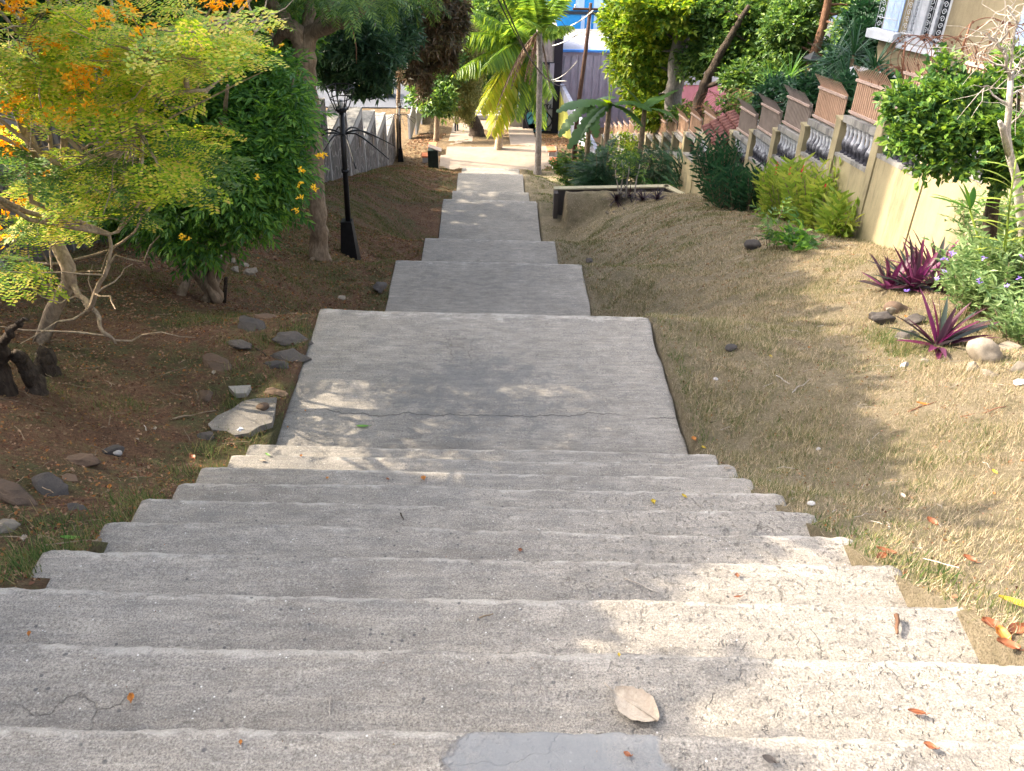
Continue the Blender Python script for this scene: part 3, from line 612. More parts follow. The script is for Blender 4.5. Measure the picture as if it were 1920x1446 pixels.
# razor wire
def coil(p0,p1,r,turns,label,group='razor wire coils on the yellow wall',wr=.0075,barb=True):
    p0,p1=np.array(p0),np.array(p1); n=turns*26; t=np.linspace(0,1,n); ax=(p1-p0)/np.linalg.norm(p1-p0); u=np.cross(ax,[0,0,1]); u/=np.linalg.norm(u); v=np.cross(u,ax)
    a=t*turns*2*np.pi; rr=r*(1+.06*np.sin(a*.37)); pts=p0+(p1-p0)*t[:,None]+(np.cos(a)*rr)[:,None]*u+(np.sin(a)*rr)[:,None]*v
    root=empty('razor_wire',p0,label,'razor wire',group); m=MB(); m.tube(pts,wr,4)
    if barb:
        for k in range(4,n-4,5):
            d=pts[k+1]-pts[k]; d/=np.linalg.norm(d); s=np.cross(d,ax); s/=np.linalg.norm(s)+1e-9
            m.add([pts[k]-d*.03,pts[k]-s*.028,pts[k]+d*.03,pts[k]+s*.028],np.array([[0,1,2,3]]))
    m.build('coil',M['rust'],root,p0)
def post(px0,px1,Y): return at(*px0,Y),at(*px1,Y)
coil(atX(1697,104,7.35),atX(1798,112,7.35),.33,9,'large rusty razor wire coil below the white window grille')
coil(atX(1836,82,7.35),atX(1940,112,7.35),.36,5,'large rusty razor wire coil highest on the right, against the house wall')
coil(atX(1656,150,7.4),atX(1690,160,7.4),.27,5,'rusty razor wire coil over the white ledge of the house')
coil(at(1200,215,46),at(1262,250,36),.5,16,'tangled razor wire coil left of the big grey trunk, farthest on the yellow wall',barb=False)
coil(at(1290,212,34),at(1350,245,28.5),.46,14,'razor wire coil just left of the tiled canopy',barb=False)
coil(at(1318,190,34),at(1385,228,27.5),.44,16,'razor wire coil curling above the tiled canopy',barb=False)
coil(at(1375,190,30),at(1465,222,23.8),.42,16,'razor wire coil against the pink wall, right of the canopy',barb=False)
for i,(a,b,Y,l) in enumerate([((1690,150),(1698,78),15.0,'rusty angle post carrying the coil by the window grille'),((1802,98),(1820,45),12.9,'rusty angle post carrying the highest coil'),((1688,175),(1697,120),15.4,'rusty stub post behind the tan spiked screen')]):
    p,q=post(a,b,Y); m=MB(); m.tube([p,q],.016,5); tag(m.build('wire_post',M['rust'],None,p),l,'post')
# small white hoops
tmp=[]
for i in range(5):
    c=at(1700+i*14,142+i*4,14.6-i*.25); a=np.linspace(0,np.pi,9); r=.09
    pts=[c+np.array([0,0,-.35]) + np.array([0,-r,.35])]+[c+np.array([0,-r*math.cos(t),r*math.sin(t)]) for t in a]+[c+np.array([0,r,-.35])]
    tmp+=[np.array(pts)]
m=MB(); [m.tube(p,.007,4) for p in tmp]; tag(m.build('hoop_trim',M['whitepaint'],None,tmp[0][0]),'row of small white wire hoops behind the tan spiked screen','fence trim')
# ---------------------------------------------------------------- house
YH=21.0; c0=at(1632,140,YH); ang=math.radians(33); fd=np.array([math.sin(ang),-math.cos(ang),0]); nd=np.array([-math.cos(ang),-math.sin(ang),0])
hs=empty('yellow_house',c0,'pale yellow stucco house with a white grilled window above the razor wire','house')
def hpt(s_,z,o=0): p=c0+fd*s_+nd*o; return np.array([p[0],p[1],c0[2]+z])
def hit_h(px,py):     # intersection of a pixel ray with facade plane -> (s,z)
    r=ray(px,py); t=(c0@nd)/(r@nd); p=r*t; return float((p-c0)@fd),float(p[2]-c0[2])
def hbox(name,mt,s0,s1,z0,z1,o0,o1,parent=hs):
    m=MB(); m.hexa([hpt(s0,z0,o0),hpt(s1,z0,o0),hpt(s1,z0,o1),hpt(s0,z0,o1),hpt(s0,z1,o0),hpt(s1,z1,o0),hpt(s1,z1,o1),hpt(s0,z1,o1)]); return m.build(name,M[mt],parent,c0,smooth=False)
# window opening extents
wl,wz0=hit_h(1692,80); wr,wz1b=hit_h(1762,90); _,wzt=hit_h(1720,-60)
hbox('wall',"houseyel",-.0,wl,-6,6,-8,0); hbox('wall','houseyel',wl,wr,-6,wz0,-.5,0); hbox('wall','houseyel',wr,14,-6,6,-8,0)
hbox('window_pane','glass',wl,wr,wz0,6,-.5,-.14)
win=hbox('window_frame','whitepaint',wl,wl+.07,wz0,6,-.13,-.04)
for s_ in (wl+(wr-wl)*.33,wl+(wr-wl)*.6,wr-.07): hbox('window_frame','whitepaint',s_,s_+.07,wz0,6,-.13,-.04)
hbox('window_frame','whitepaint',wl,wr,wz0+.01,wz0+.1,-.135,-.035)
# curtain-like pale shutters
hbox('shutter','whitepaint',wl+.1,wl+(wr-wl)*.33-.03,wz0+.1,6,-.12,-.10)
def scrolls(s0,s1,z0,z1,off,nm):
    m=MB(); L=s1-s0; n=max(2,int(L/.16))
    for k in range(n+1): s_=s0+L*k/n; m.tube([hpt(s_,z0,off),hpt(s_,z1,off)],.007,4)
    for zz in (z0,z0+.28): m.tube([hpt(s0,zz,off),hpt(s1,zz,off)],.011,4)
    k=z0+.14
    while k<z1:
        for j in range(n):
            cx=s0+L*(j+.5)/n; fl=1 if (j+int(k*5))%2 else -1; t=np.linspace(0,2.6*np.pi,22); r=.058*(1-t/11)
            m.tube([hpt(cx+fl*rr*math.cos(a),k+rr*math.sin(a)*1.15,off) for a,rr in zip(t,r)],.0065,4,cap=False)
        k+=.145
    m.build(nm,M['whitepaint'],hs,c0)
scrolls(wl-.03,wr+.03,wz0-.05,4,.13,'window_grille')
hbox('window_sill','whitepaint',wl-.05,wr+.05,wz0-.10,wz0-.002,-.1,.16)
# balcony at the far corner
b0,bz=hit_h(1644,66); 
b1,_=hit_h(1690,80)
def balc():
    m=MB(); a=np.linspace(0,np.pi*.5,8); out=[]
    pts=[hpt(-.02,bz+.25,.0)+0*fd]
    hbox('balcony_slab','whitepaint',b0-.1,b1-.05,bz-.02,bz+.16,.002,.30)
    scrolls(b0+.05,b1-.1,bz+.16,bz+1.6,.22,'balcony_grille')
    hbox('balcony_opening','bluepane',b0+.12,b1-.15,bz+.17,5.5,.002,.03)
balc()
hbox('base_ledge','whitepaint',-.4,4.3,*[hit_h(1640,142)[1]-.12,hit_h(1640,142)[1]+.12],.002,.3)
s3,z3=hit_h(1916,60); hbox('side_window','bluepane',s3-.1,s3+1.6,z3-.9,z3+1.4,.002,.05)
# ---------------------------------------------------------------- far buildings
def quadbox(p,w_,d_,h_,rz=0): return p
def bld(name,label,pxl,pxr,ytop,Y,zbot,m,cat='building',depth=6,parts=None):
    a=at(pxl,ytop,Y); b=at(pxr,ytop,Y); z=(a[2]+b[2])/2; og=np.array([(a[0]+b[0])/2,Y,zbot]); root=empty(name,og,label,cat)
    mb=MB(); mb.box(((a[0]+b[0])/2,Y+depth/2,(z+zbot)/2),(b[0]-a[0],depth,z-zbot)); mb.build('wall',M[m],root,og,smooth=False)
    def part(nm,x0,x1,y0,y1,mm,out=.04,th=.2):
        p=at(x0,y0,Y);q=at(x1,y1,Y); mb=MB(); mb.box(((p[0]+q[0])/2,Y-out+th/2,(p[2]+q[2])/2),(abs(q[0]-p[0]),th,abs(p[2]-q[2]))); return mb.build(nm,M[mm],root,og,smooth=False)
    return root,part
r,part=bld('grey_warehouse','long grey ribbed warehouse with a blue roof trim behind the banana plants',1046,1560,101,76,-25,'greyb')
part('roof_trim',1044,1562,92,103,'bluetrim',.3,.3)
for x in range(1058,1560,14): part('rib',x,x+2,104,230,'greyb',.06,.1)
r,part=bld('pink_building','low magenta pink wall with a grey top band behind the big grey trunk',1215,1640,162,66,-25,'pink')
part('top_band',1213,1642,118,163,'greyb',.1,.4)
r,part=bld('parapet_building','stained white parapet above the blue roof trim',1043,1330,82,84,-25,'mouldy')
r,part=bld('blue_building','bright blue panelled building with a dark band, behind the utility pole',1010,1180,-120,92,-25,'blue')
part('dark_band',1008,1182,20,28,'darkband',.2,.4)
part('dark_band',1008,1182,60,82,'darkband',.02,.3)
for k,x in enumerate(range(1012,1180,17)): part('pale_panel' if k%2==0 else 'blue_panel',x,x+15,-6,19,'paleblue' if k%2==0 else 'blue',.12,.3)
for k,x in enumerate(range(1090,1180,12)): part('pale_panel',x,x+5,29,60,'paleblue',.10,.3)
part('window',1052,1060,61,80,'glass',.05,.3); part('window',1072,1090,62,80,'mouldy',.05,.3)
tw,part=bld('concrete_tower','stained concrete tower with dark beams and blue graffiti right of the palms',986,1046,53,74,-25,'tower','tower',5)
for y0,y1 in ((116,121),(173,180),(245,250)): part('beam',983,1048,y0,y1,'ink',.12,.4)
part('column',983,989,120,250,'ink',.1,.35); part('column',1041,1048,53,250,'ink',.1,.35)
part('drainpipe',1031,1034,118,240,'greyb',.18,.1)
def blobdecal(cx,cy,rx,ry,mt,Y=74,off=.13,n=20,ph=0):
    p=at(cx,cy,Y); m=ppm(p); a=np.linspace(0,2*np.pi,n,endpoint=False); mb=MB(); k=1+.12*np.sin(3*a+ph)+.07*np.sin(5*a)
    V=[[p[0]+rx*m*q*math.cos(t),Y-off,p[2]+ry*m*q*math.sin(t)] for t,q in zip(a,k)]; V+=[[x,y+.05,z] for x,y,z in V]
    mb.V.append(np.array(V)); mb.n=len(V); mb.F.append(np.array([list(range(n))[::-1]])); mb.F.append(np.array([[i,(i+1)%n,n+(i+1)%n,n+i] for i in range(n)])); return mb
bo=np.array(tw.location)
for (cx,cy,rx,ry,ph) in ((998,223,12,18,0),(1021,224,12,17,2),(1009,238,20,8,1)): blobdecal(cx,cy,rx,ry,'cyan',ph=ph).build('graffiti_fill',M['cyan'],tw,bo,smooth=False)
def scrib(pts,mt,w_=.05,Y=74,off=.2,nm='graffiti_line'):
    P_=[at(x,y,Y)-np.array([0,off,0]) for x,y in pts]; mb=MB(); mb.tube(P_,w_,4); mb.build(nm,M[mt],tw,bo)
for (cx,cy,rx,ry,ph) in ((998,223,12,18,0),(1021,224,12,17,2)):
    a=np.linspace(0,2*np.pi,24); scrib([(cx+rx*(1+.12*math.sin(3*t+ph))*math.cos(t),cy-ry*(1+.12*math.sin(3*t+ph))*math.sin(t)) for t in a],'ink',.06)
scrib([(990,222),(996,214),(1003,221),(998,230),(1006,236)],'ink',.045); scrib([(1014,215),(1020,222),(1028,216),(1024,231)],'ink',.045)
# scribbled tag letters above
for j in range(9):
    x=989+j*5.6; a=np.linspace(0,2*np.pi*(.7+.3*(j%2)),10); scrib([(x+2.4*math.cos(t+j),198-3.6*math.sin(t+j)+(t*.5 if j%3 else 0)) for t in a],'ink',.035)
# green-yellow painted slanted wall panel right of the tower
sp=empty('slanted_side_wall',atX(1048,250,4.6),'low slanting side wall with yellow green paint right of the tower','wall'); og=np.array(sp.location)
a0=at(1046,245,74); a1=at(1120,330,52)
m=MB(); m.hexa([(a0[0],a0[1],a0[2]-1),(a0[0]+.3,a0[1],a0[2]-1),(a1[0]+.3,a1[1],a1[2]-1),(a1[0],a1[1],a1[2]-1),(a0[0],a0[1],a0[2]+4),(a0[0]+.3,a0[1],a0[2]+4),(a1[0]+.3,a1[1],a1[2]+1.2),(a1[0],a1[1],a1[2]+1.2)]); m.build('wall_body',M['greyb'],sp,og,smooth=False)
m=MB(); f=lambda t,z,o=-.03:(a0+(a1-a0)*t)*np.array([1,1,1])+np.array([o,0,z])
m.hexa([f(.0,.1),f(.0,.1,-.01),f(.45,.1,-.01),f(.45,.1),f(.02,3.4),f(.02,3.4,-.01),f(.3,2.0,-.01),f(.3,2.0)]); m.build('painted_patch',M['ygraf'],sp,og,smooth=False)
# white house behind right trees, and pale blocks behind the left trees
r,part=bld('white_villa','white building glimpsed between the right-hand trees',1535,1700,-160,60,-22,'whitepaint',depth=8)
for x,y in ((1562,10),(1600,10),(1562,60),(1600,60)): part('window',x,x+22,y,y+26,'bluepane',.05,.3)
for y in (40,88): part('ledge',1533,1702,y,y+4,'whitepaint',.3,.5)
r,part=bld('street_facade','pale grey street building with blue shutters behind the left trees',-400,470,20,104,-24,'white',depth=6)
for x in range(-380,460,60): part('shutter',x,x+34,60,110,'bluepane',.06,.3)
r,part=bld('blue_grey_shops','row of blue grey shop fronts across the street behind the vine tree',480,985,40,103,-24,'greyb',depth=6)
for k,x in enumerate(range(490,985,55)): part('shop_shutter',x,x+36,112,158,'bluepane' if k%2 else 'darkband',.06,.3)
part('white_band',478,986,96,104,'whitepaint',.2,.4)
r,part=bld('backdrop_block','dark upper storeys of distant houses behind the treetops',380,1010,-260,112,-24,'cement',depth=6)
r,part=bld('hill_terrace','tall grey apartment block far behind the right-hand trees',1180,1560,-260,104,-24,'white',depth=6)
for x in range(1200,1550,48):
    for y in (-20,30,70): part('window',x,x+26,y,y+22,'glass',.05,.3)
# street wall and blue gate beyond the walk
r,part=bld('street_wall','low blue grey street wall behind the leaning tree',790,945,206,79,-25,'greyb','wall',.3)
part('coping',788,947,203,207,'whitepaint',.1,.4)
m=MB(); og=at(970,236,79)
for k in range(13):
    x=950+k*3.2; m.tube([at(x,238,79),at(x,163,79)],.03,4)
for y in (166,200,234): m.tube([at(950,y,79),at(989,y,79)],.045,4)
tag(m.build('blue_gate',M['bluepane'],None,og),'tall pale blue barred gate between the palms and the tower','gate')
lowp=empty('cement_pier',at(968,232,76.5),'low weathered cement pier beside the blue gate','pier'); og=np.array(lowp.location); m=MB(); m.box(og+np.array([0,0,.3]),(1.2,1.2,2.0)); m.build('pier_body',M['cement'],lowp,og,smooth=False); m=MB(); m.box(og+np.array([0,0,1.34]),(1.35,1.35,.1)); m.build('pier_cap',M['white'],lowp,og,smooth=False)
# ---------------------------------------------------------------- street furniture
def lamp_post(base,top,label,sc=1,tilt=True):
    b=np.array(base); ax=np.array(top)-b; H=np.linalg.norm(ax); root=empty('lamp_post',b,label,'street lamp','black lamp posts beside the stairs'); ax/=H
    f=lambda h: b+ax*h
    m=MB(); m.box(b+np.array([0,0,.40]),(.40,.40,1.0),0,.58); m.build('pedestal',M['black'],root,b,smooth=False)
    m=MB(); m.tube([f(.85),f(H)],[.062,.05],12); m.tube([f(H*.60),f(H*.62)],.08,12); m.tube([f(H*.985),f(H)],.1,12); m.build('pole',M['black'],root,b)
    for k in range(8):
        a=k*math.pi/4+.35; d=np.array([math.cos(a),math.sin(a),0]); t=np.linspace(0,1,8); z0=H*.845
        pts=[f(z0)+d*(.02+1.05*q)+np.array([0,0,.10*math.sin(min(1,q*2.2)*math.pi*.5)-.62*max(0,q-.22)**1.2]) for q in t]
        m=MB(); m.tube(pts,[.018]*5+[.014,.012,.01],6); m.build('arm',M['black'],root,b)
    m=MB(); h0=H; 
    for (r,z) in ((.13,0),(.22,.22),(.28,.44)):
        a=np.linspace(0,2*np.pi,7); m.tube([f(h0+z)+np.array([r*math.cos(t),r*math.sin(t),0]) for t in a],.012,5)
    for k in range(6):
        t=k*math.pi/3; m.tube([f(h0+z)+np.array([r*math.cos(t),r*math.sin(t),0]) for (r,z) in ((.13,0),(.22,.22),(.28,.44))],.012,5)
    m.box(f(h0+.01),(.22,.22,.04)); m.build('lantern_cage',M['black'],root,b)
    m=MB(); m.lathe(f(h0+.03),[(.001,0),(.03,0),(.03,.06),(.045,.1),(.03,.16),(.001,.17)],8); m.build('bulb_holder',M['lamp_glass'],root,b)
    return root
LB=hit(657,484); lamp_post(LB,at(640,205,LB[1]),'black lamp post with an empty cage lantern and drooping arms, beside the slim tree trunk')
L2=hit(752,303); lamp_post(L2,at(749,200,L2[1]),'distant black lamp post with a square pedestal by the end of the stone wall')
# lantern on the far garden side
p=at(1512,196,27); q=at(1520,128,27); root=empty('garden_lantern',p,'small dark garden lantern on a thin grey pole behind the tan screens','lantern')
m=MB(); m.tube([p-np.array([0,0,1.5]),q],.035,6); m.build('pole',M['b_grey'],root,p)
m=MB(); m.lathe(q,[(.08,0),(.22,.28),(.30,.30),(.05,.46),(.001,.5)],6); m.build('lantern_head',M['black'],root,p,smooth=False)
# little utility lights on pillars
for (x,y,Y,l) in ((1517,222,21.9,'white floodlight box on a pillar of the yellow wall, before the widest screen'),(1416,232,26,'white floodlight box on a pillar nearer the gateway'),(1672,178,15.6,'white floodlight box on the sunlit pillar under the large coil')):
    p=at(x,y,Y); m=MB(); m.box(p,(.12,.2,.26)); tag(m.build('wall_light',M['whitepaint'],None,p,smooth=False),l,'light')
# benches
def bench(px,py,rz,label,L=1.3):
    p=hit(px,py); root=empty('bench',p,label,'bench','cement benches round the plaza')
    m=MB(); m.box(p+np.array([0,0,.43]),(.55,L,.10),rz); m.build('seat',M['orange'],root,p,smooth=False)
    for s in (-1,1):
        d=np.array([-math.sin(rz),math.cos(rz),0])*s*L*.34; m=MB(); m.box(p+d+np.array([0,0,.17]),(.42,.16,.42),rz); m.build('leg',M['white'],root,p,smooth=False)
bench(1033,291,.1,'red-topped bench farther from the stairs at the right edge of the plaza',1.0); bench(1040,314,.1,'red-topped bench nearest the slim palm trunk at the right edge of the plaza',1.1)
bench(811,285,0,'orange-topped bench just behind the dark bin',1.2); bench(799,303,0,'small low red bench half hidden left of the dark bin',.7)
# bin
p=hit(813,315); root=empty('litter_bin',p,'tall dark litter bin with a tilted grey lid at the left plaza corner','bin')
m=MB(); m.box(p+np.array([0,0,.55]),(.62,.55,1.25)); m.build('body',M['bin'],root,p,smooth=False)
a=.35; m=MB(); m.box(p+np.array([.12,0,1.27]),(.85,.62,.05),0,1,[[math.cos(a),0,math.sin(a)],[0,1,0],[-math.sin(a),0,math.cos(a)]]); m.build('lid',M['slatgrey'],root,p,smooth=False)
# person
def skin(name,vs,es,rs,mat,parent,origin,lv=2):
    me=bpy.data.meshes.new(name); me.from_pydata([tuple(np.array(v)) for v in vs],es,[]); o=bpy.data.objects.new(name,me); COL.objects.link(o); o.parent=parent
    md=o.modifiers.new('s','SKIN'); md.use_smooth_shade=True
    for i,r in enumerate(rs): me.skin_vertices[0].data[i].radius=(r,r) if not isinstance(r,tuple) else r
    me.skin_vertices[0].data[0].use_root=True
    sd=o.modifiers.new('u','SUBSURF'); sd.levels=lv; sd.render_levels=lv; me.materials.append(mat); return o
pp=hit(856,249); root=empty('person',pp,'person in pale top and dark trousers walking away with a grey backpack','person')
def chain(*a): return [(a[i],a[i+1]) for i in range(len(a)-1)]
bv=[(0,0,.88),(0,0,1.05),(0,0,1.28),(0,.01,1.40),(0,.02,1.47),(0,.03,1.56),(0,.03,1.64),  # 0 pelvis..6 head
 (.17,0,1.36),(.24,-.03,1.10),(.25,.05,.86),(.25,.09,.78),   # right arm 7-10
 (-.17,0,1.36),(-.24,.03,1.10),(-.25,.12,.88),(-.25,.16,.80), # left arm 11-14
 (.09,0,.86),(.10,.10,.48),(.10,-.02,.08),(.10,.10,.03),     # leg 15-18
 (-.09,0,.86),(-.10,-.03,.48),(-.10,-.22,.12),(-.10,-.13,.04)]
be=chain(0,1,2,3,4,5,6)+[(2,7)]+chain(7,8,9,10)+[(2,11)]+chain(11,12,13,14)+[(0,15)]+chain(15,16,17,18)+[(0,19)]+chain(19,20,21,22)
skin('body',bv,be,[.13,.11,.13,.07,.05,.085,.08,.06,.045,.035,.03,.06,.045,.035,.03,.08,.06,.04,.035,.08,.06,.04,.035],M['skin'],root,pp)
skin('shirt',[bv[0][:2]+(.93,),bv[1],bv[2],bv[3],bv[7],bv[8],bv[11],bv[12]],[(0,1),(1,2),(2,3),(2,4),(4,5),(2,6),(6,7)],[.15,.14,.16,.07,.08,.065,.08,.065],M['shirt'],root,pp)
skin('trousers',[bv[0],bv[15],bv[16],bv[17],bv[19],bv[20],bv[21]],[(0,1),(1,2),(2,3),(0,4),(4,5),(5,6)],[.145,.10,.08,.062,.10,.08,.062],M['trousers'],root,pp)
m=MB(); m.lathe((0,.03,1.60),[(.105,0),(.105,.05),(.08,.11),(.001,.13)],10); m.build('cap',M['cap'],root)
m=MB(); m.box((0,-.2,1.18),(.30,.17,.40),0,.85); m.box((0,-.29,1.10),(.22,.06,.2)); o=m.build('backpack',M['grey_pack'],root,smooth=False); bm_=o.modifiers.new('b','BEVEL'); bm_.width=.03; bm_.segments=2
# utility pole, crossarm, cables
pb=hit(1076,300); pt=at(1108,6,pb[1]-.5); root=empty('utility_pole',pb,'leaning dark wooden utility pole with a crossarm in front of the blue building','pole')
mid=[pb-np.array([0,0,.3]),pb+(pt-pb)*.35+np.array([-.1,0,0]),pb+(pt-pb)*.7,pt]; m=MB(); m.tube(mid,[.17,.15,.13,.10],9); m.build('shaft',M['wood'],root,pb)
c=pb+(pt-pb)*.965; m=MB(); m.box(c,(2.1,.12,.12)); m.build('crossarm',M['wood'],root,pb,smooth=False)
for s in (-.9,.9): m=MB(); m.lathe(c+np.array([s,0,.05]),[(.05,0),(.05,.05),(.09,.08),(.05,.12),(.08,.16),(.03,.22)],8); m.build('insulator',M['whitepaint'],root,pb)
def cable(a,b,r,label,mt='wire',sag=.03):
    a=np.array(a);b=np.array(b); t=np.linspace(0,1,24)[:,None]; p=a+(b-a)*t; p[:,2]-=4*sag*np.linalg.norm(b-a)*(t*(1-t))[:,0]; m=MB(); m.tube(p,r,5); return tag(m.build('overhead_cable',M[mt],None,a),label,'cable','overhead cables')
cable(at(925,-20,30),at(1062,160,60),.028,'upper of two thick dark cables slanting across the palm crown')
cable(at(938,-15,30),at(1048,148,62),.028,'lower of two thick dark cables slanting across the palm crown')
cable(at(1034,52,66),at(1112,20,54),.04,'pale cable sloping up to the crossarm','palewire')
cable(at(1036,86,66),at(1098,55,54),.035,'pale cable below the crossarm one, reaching the upper pole','palewire',.01)
cable(at(1070,63,66),at(1140,75,60),.03,'pale cable crossing just right of the pole','palewire',.005)
cable(at(1034,150,66),at(1082,115,54),.02,'thin grey cable meeting the middle of the pole','palewire',.02)
cable(at(1030,152,66),at(1062,152,58),.03,'short pale level cable by the tower base','palewire',.0)
cable(at(1020,-10,50),at(1070,63,54),.015,'thin dark cable coming down to the upper pole','wire',.01)
cable(at(-30,182,14),at(480,150,17),.006,'thin pale branch-like cable across the left bushes','palewire',.03)
# taxi
p=at(700,203,88); p[2]=-24.6; root=empty('taxi',p,'yellow car parked on the street seen over the stone wall','car'); m=MB()
prof_=[(-2.1,.35),(-2.1,.75),(-1.3,.85),(-.75,1.35),(.75,1.38),(1.35,.92),(2.1,.8),(2.15,.35)]
V=[(x,-.8,z) for x,z in prof_]+[(x,.8,z) for x,z in prof_]; n=8; m.V.append(np.array(V)+p); m.n=16
m.F.append(np.array([list(range(n))])); m.F.append(np.array([[n+i for i in range(n)][::-1]])); m.F.append(np.array([[i,n+i,n+(i+1)%n,(i+1)%n] for i in range(n)])); o=m.build('body',M['taxi'],root,p,smooth=False); bv_=o.modifiers.new('b','BEVEL'); bv_.width=.08; bv_.segments=3
for x0,x1 in ((-.95,-.05),(.05,.95)): m=MB(); m.hexa([(p[0]+x0-.1*(x0<-.5),p[1]-.815,p[2]+.88),(p[0]+x1+.1*(x1>.5),p[1]-.815,p[2]+.88),(p[0]+x1,p[1]-.79,p[2]+.88),(p[0]+x0,p[1]-.79,p[2]+.88),(p[0]+x0*.8,p[1]-.815,p[2]+1.26),(p[0]+x1*.8,p[1]-.815,p[2]+1.26),(p[0]+x1*.8,p[1]-.79,p[2]+1.26),(p[0]+x0*.8,p[1]-.79,p[2]+1.26)]); m.build('window',M['glass'],root,p,smooth=False)
for x in (-1.3,1.3):
    m=MB(); m.tube([p+np.array([x,-.86,.33]),p+np.array([x,-.62,.33])],.33,16); w_=m.build('wheel',M['tyre'],root,p); m=MB(); m.tube([p+np.array([x,-.875,.33]),p+np.array([x,-.80,.33])],.19,12); m.build('rim',M['whitepaint'],w_,p)
# ---------------------------------------------------------------- vegetation
T_tec=[pinn(3,.22,.11,.034,1.0,.25) for _ in range(4)]
T_tecf=[pinn(3,.24,.13,.042,1.0,.3) for _ in range(3)]
T_mango=[whorl(9,.24,.052,.35,(-.5,.5)) for _ in range(4)]
T_leafy=[comb([xf(kite(.13,.075,.15,.2),rotm(R_(-2,2),R_(-.5,.4),R_(-.5,.5)),(R_(-.03,.03),R_(0,.22),R_(-.03,.03))) for _ in range(7)]) for _ in range(4)]
T_big=[comb([xf(kite(.2,.12,.15,.25),rotm(R_(-2,2),R_(-.6,.4),R_(-.5,.5)),(R_(-.06,.06),R_(0,.35),R_(-.05,.05))) for _ in range(7)]) for _ in range(4)]
T_vine=[comb([xf(kite(.11,.05,.1,.1),rotm(R_(-1.6,1.6),R_(-.6,.6),0),(R_(-.05,.05),.07*i,R_(-.05,.05))) for i in range(11)]) for _ in range(4)]
T_fern=[pinn(11,.42,.11,.022,1.15,.1,False,.2) for _ in range(3)]
def feather(n=13,L=.40):
    # twice-divided frond: pinnae made of tiny leaflets
    ps=[]
    for i in range(6):
        a=(i+.5)/6; o=np.array([0,L*a,-.12*L*a*a]); l=.15*(.5+.5*math.sin(math.pi*(a*.8+.15)))
        for s in (-1,1):
            R1=rotm(-s*1.15*(1-.3*a),R_(-.15,.1),0)
            for j in range(6):
                b=(j+.5)/6; o2=o+R1@np.array([0,l*b,-.03*b*b])
                for s2 in (-1,1): ps.append(xf(kite(.036,.022,.0,.0),R1@rotm(-s2*1.2,R_(-.3,.3),0),o2))
    return comb(ps)
T_feath=[feather() for _ in range(3)]
T_fl=[comb([xf(kite(.05,.03,.2,.3),rotm(2*math.pi*i/6+R_(-.3,.3),R_(.1,.9),0),(R_(-.02,.02),R_(-.02,.02),0)) for i in range(7)]) for _ in range(3)]
T_tuft=[comb([xf(kite(R_(.05,.09),.006,.1,R_(.0,.5)),rotm(R_(0,6.28),R_(-.3,1.3),R_(-1,1)),(R_(-.05,.05),R_(-.05,.05),R_(-.03,.03))) for i in range(26)]) for _ in range(3)]
# --- near flowering tree, left
def px_path(pts): return [at(x,y,Y) for x,y,Y in pts]
nb_=hit(66,705)
root=empty('flowering_tree',nb_,'leaning small tree with feathery yellow-green fronds and orange flower tufts, nearest on the left','tree'); og=nb_
mb=MB(); main=[nb_-np.array([0,0,.1])]+px_path([(75,650,6.85),(100,580,6.75),(130,530,6.7),(128,500,6.7),(108,460,6.75),(100,430,6.8),(90,380,6.9),(70,300,7),(40,220,7.1),(10,130,7.1),(-30,60,7)])
mb.tube(main,np.linspace(.075,.035,len(main)),10)
BR=[([(128,530,6.7),(165,570,6.5),(185,595,6.4),(200,625,6.3),(217,645,6.3)],.028),([(110,555,6.7),(95,540,6.6),(75,528,6.5)],.022),([(160,588,6.45),(175,565,6.4),(200,500,6.4),(210,440,6.5),(240,400,6.6),(290,360,6.7)],.024),
 ([(100,440,6.8),(115,380,6.7),(118,300,6.6),(115,240,6.5),(95,180,6.4)],.03),([(60,290,7),(100,330,6.8),(60,480,7.2)],.02),([(0,480,7.6),(60,495,7.4),(130,490,7.2),(250,450,7),(300,350,7)],.02),
 ([(110,320,6.7),(160,300,6.6),(220,290,6.4),(250,265,6.3),(255,210,6.2),(275,180,6.2),(340,170,6.2),(400,160,6.3)],.036),([(275,180,6.2),(285,140,6.1),(290,90,6)],.02),([(350,165,6.2),(360,120,6.2),(400,70,6.2),(460,10,6.2)],.02),
 ([(30,200,7),(90,250,6.8),(100,330,6.7)],.03),([(245,265,6.3),(300,215,6.4),(380,180,6.6),(430,130,6.8),(475,70,7),(500,0,7)],.014),([(60,400,7),(160,330,6.8),(190,300,6.7)],.012),
 ([(165,250,6.6),(195,225,6.5),(190,200,6.4)],.012),([(70,300,7),(20,190,6.6),(0,110,6.4)],.03),([(115,290,6.6),(140,220,6.5),(180,120,6.4),(200,60,6.3)],.018),([(95,180,6.4),(60,100,6.2),(40,20,6.1)],.018)]
nodes=[]
for pts,r in BR:
    pp_=np.array(px_path(pts)); t=np.linspace(0,1,len(pp_)); tt=np.linspace(0,1,len(pp_)*3); q=np.stack([np.interp(tt,t,pp_[:,i]) for i in range(3)],1); q[1:-1]+=rng.normal(size=q[1:-1].shape)*.012
    mb.tube(q,np.linspace(r,r*.35,len(q)),7); nodes+=list(q)
